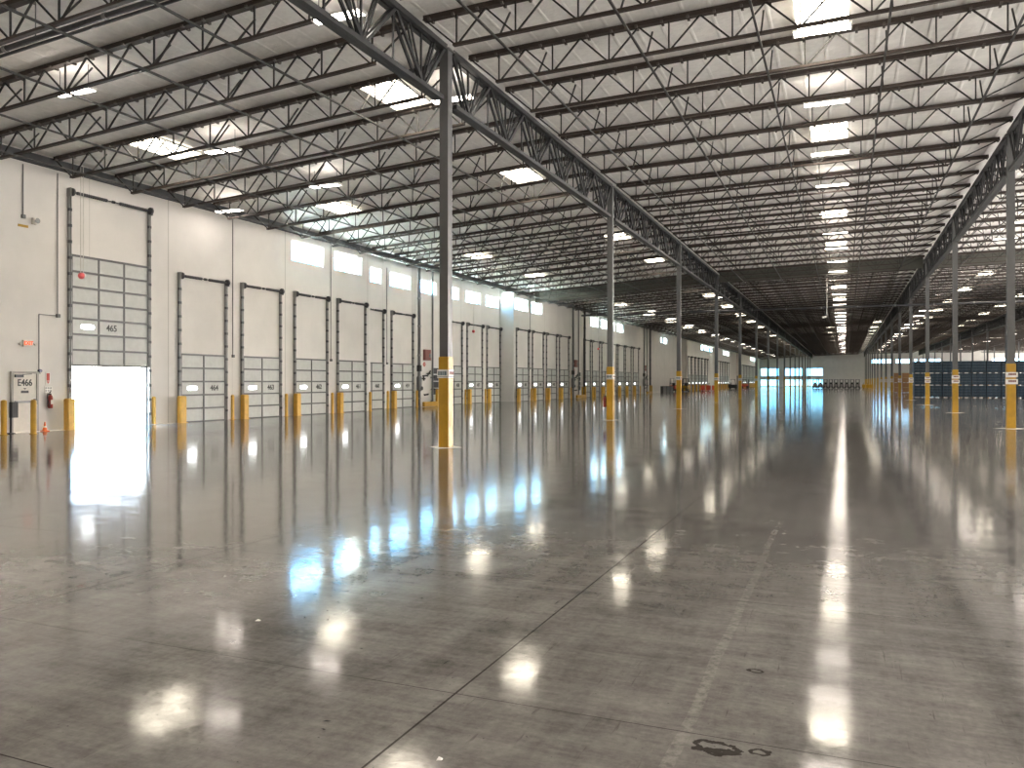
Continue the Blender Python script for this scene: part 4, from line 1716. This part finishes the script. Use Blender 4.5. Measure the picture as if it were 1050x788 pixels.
PAL1 = pallet_mesh(0.40, 1.2, M_DARK)
for ti in range(TIERS):
    xcx = X0 + CW / 2 + 24 * (CW + 0.004) + 8 * GAPX
    tag(link('pallet', PAL1, None, (xcx, YF + 0.60, ti * (TH + 0.004))), 'narrow pallet end at the right of the crate block, %s tier' % ('bottom', 'middle', 'top')[ti], 'pallet')

# cardboard cartons past the crates
def carton(w, d, h):
    m = MB()
    m.bev(-w / 2, w / 2, -d / 2, d / 2, 0, h, 0.02, M_CARD)
    m.box(-w / 2 - 0.003, w / 2 + 0.003, -0.04, 0.04, h - 0.10, h + 0.002, mat('packing_tape', (0.50, 0.36, 0.20), 0.4))
    m.box(-w / 2, w / 2, -d / 2 - 0.004, -d / 2, h * 0.48, h * 0.52, mat('packing_tape', (0.5, 0.36, 0.2), 0.4))
    return m.mesh('carton')


CART = carton(0.98, 1.0, 1.32)
PALB = pallet_mesh(1.0, 1.05, M_WOOD)
for i, bx in enumerate((7.1, 8.2)):
    for k in range(2):
        z = k * 1.432
        pos = ('left', 'right')[i] + (' lower', ' upper')[k]
        tag(link('pallet', PALB, None, (bx, 129.0, z)), 'pallet under the %s brown carton beyond the crates' % pos, 'pallet')
        tag(link('carton', CART, None, (bx, 129.0, z + 0.107)), 'big brown carton beyond the blue crates, %s one of four' % pos, 'carton')

# ------------------------------------------------------------------ trucks parked far down the hall
def forklift(loc, rz, body, lab, grp=None, mast=2.1):
    t = thing('forklift', lab, 'forklift', loc, rz, grp)
    m = MB()
    m.bev(-0.53, 0.53, -0.75, 0.75, 0.16, 0.95, 0.08, body)
    m.bev(-0.50, 0.50, 0.45, 1.05, 0.20, 1.05, 0.12, body)
    obj('truck_body', m, t)
    m = MB()
    for sx in (-0.43, 0.43):
        m.bar((sx, -0.55, 0.75), (sx, -0.35, 2.05), 0.06, 0.06, M_DARK)
        m.bar((sx, 0.65, 1.0), (sx, 0.50, 2.05), 0.06, 0.06, M_DARK)
    m.box(-0.48, 0.48, -0.45, 0.60, 2.03, 2.10, M_DARK)
    obj('overhead_guard', m, t)
    m = MB()
    m.bev(-0.22, 0.22, 0.05, 0.45, 0.80, 0.95, 0.04, M_BLACK)
    m.bev(-0.22, 0.22, 0.38, 0.48, 0.95, 1.40, 0.04, M_BLACK)
    obj('seat', m, t)
    m = MB()
    for sx in (-0.30, 0.30):
        m.box(sx - 0.05, sx + 0.05, -0.95, -0.82, 0.08, mast, M_DARK)
    for z in (0.5, 1.3, mast - 0.08):
        m.box(-0.30, 0.30, -0.93, -0.85, z, z + 0.08, M_DARK)
    obj('mast', m, t)
    for sx in (-0.22, 0.22):
        m = MB()
        m.box(sx - 0.05, sx + 0.05, -1.95, -0.95, 0.06, 0.10, M_DARK)
        m.box(sx - 0.05, sx + 0.05, -0.99, -0.95, 0.06, 0.60, M_DARK)
        obj('fork', m, t)
    for sx in (-0.46, 0.46):
        for yy, r in ((-0.55, 0.27), (0.65, 0.22)):
            m = MB()
            m.lathe((sx - 0.08, yy, r), [(r * 0.9, 0), (r, 0.03), (r, 0.13), (r * 0.9, 0.16)], M_BLACK, 14, 'X')
            obj('wheel', m, t)
    return t


M_GREY = mat('truck_grey_paint', (0.30, 0.265, 0.26), 0.4)
M_TRED = mat('truck_red_paint', (0.60, 0.09, 0.04), 0.4)
f0 = None
for i in range(9):
    loc = (-6.5 + i * 1.16, 203.0, 0)
    lab = 'dark grey forklift in the parked row before the far wall'
    if f0 is None:
        f0 = forklift(loc, 0, M_GREY, lab, 'parked row of forklifts')
    else:
        dup(f0, loc)
forklift((-25.1, 126.9, 0), 0, M_TRED, 'red forklift parked in the wall recess behind the third left-row column')
forklift((-23.35, 128.0, 0), 0, M_YEL, 'yellow forklift parked beside the red one behind the third left-row column')
forklift((-22.6, 181.0, 0), PI / 2, M_BLACK, 'black tall-masted forklift far off near the left wall', None, 2.9)
forklift((-23.2, 209.0, 0), PI / 2, M_TRED, 'small red forklift farthest along the left wall')


def pallet_truck(loc, rz, body, lab, grp=None):
    t = thing('pallet_truck', lab, 'pallet truck', loc, rz, grp)
    m = MB()
    m.bev(-0.36, 0.36, -0.05, 0.75, 0.08, 0.95, 0.08, body)
    obj('power_unit', m, t)
    for sx in (-0.2, 0.2):
        m = MB()
        m.bev(sx - 0.09, sx + 0.09, -1.6, -0.05, 0.07, 0.16, 0.02, body)
        obj('fork', m, t)
    m = MB()
    m.rod((0, 0.6, 0.9), (0, 0.85, 1.25), 0.03, M_BLACK, 8)
    m.rod((-0.18, 0.85, 1.25), (0.18, 0.85, 1.25), 0.03, M_BLACK, 8)
    obj('tiller', m, t)
    m = MB()
    m.lathe((-0.1, 0.35, 0.12), [(0.12, 0), (0.12, 0.2)], M_BLACK, 12, 'X')
    obj('drive_wheel', m, t)
    return t


for i in range(3):
    pallet_truck((-22.9 + i * 0.95, 142.0, 0), 0, M_TRED, 'low red pallet truck parked in a row of three near the left wall', 'red pallet trucks')
for i in range(3):
    pallet_truck((4.1 + i * 0.85, 204.0, 0), 0, M_YEL, 'low yellow pallet truck at the right end of the forklift row', 'yellow pallet trucks')
dm = MB()
dm.bev(-0.5, 0.5, -1.1, 1.1, 0.0, 0.85, 0.06, M_DARK)
dm.box(-0.54, 0.54, -1.14, 1.14, 0.85, 0.92, M_BLACK)
dm = dm.mesh('dark_bin')
for i, yy in enumerate((117.8, 120.4, 123.0)):
    tag(link('dark_bin', dm, None, (XR + 0.8, yy, 0)), 'low dark bin against the recessed wall, %s of three left of the red forklift' % ('left', 'middle', 'right')[i], 'bin')

# ------------------------------------------------------------------ litter on the near floor
def scrap(x, y, sx, sy, h, rz, m_, lab):
    m = MB()
    pts_ = [(-sx, -sy * 0.6), (sx * 0.5, -sy), (sx, sy * 0.3), (-sx * 0.2, sy)]
    vs = [(a, b, 0.001) for a, b in pts_] + [(a * 0.7, b * 0.7, h * (0.6 + 0.4 * (i % 2))) for i, (a, b) in enumerate(pts_)]
    m.add(vs, [(3, 2, 1, 0), (4, 5, 6, 7), (0, 1, 5, 4), (1, 2, 6, 5), (2, 3, 7, 6), (3, 0, 4, 7)], m_)
    o = obj('litter_scrap', m, None, (x, y, 0))
    o.rotation_euler = (0, 0, rz)
    tag(o, lab, 'litter')


scrap(-1.63, 3.10, 0.016, 0.010, 0.012, 0.6, M_WHITE, 'white folded paper scrap on the near floor, left of the main joint')
scrap(-3.73, 4.42, 0.02, 0.012, 0.01, 0.5, M_WHITE, 'white scrap on the floor below the blue window reflection')
scrap(-2.32, 3.24, 0.022, 0.004, 0.005, 0.4, M_BLACK, 'black splinter on the near left floor')
scrap(-2.28, 3.16, 0.014, 0.004, 0.004, -0.2, M_BLACK, 'tiny black splinter just below the longer splinter')
for i, (u, v, lab) in enumerate(((-3.43, 4.80, 'dark crumb nearest the white scrap'), (-3.30, 4.62, 'dark crumb right of the white scrap'), (-3.2, 4.95, 'dark crumb upper right of the white scrap'), (-2.75, 4.2, 'dark crumb beside the warm lamp reflection'))):
    scrap(u, v, 0.012, 0.006, 0.005, i, M_BLACK, lab)
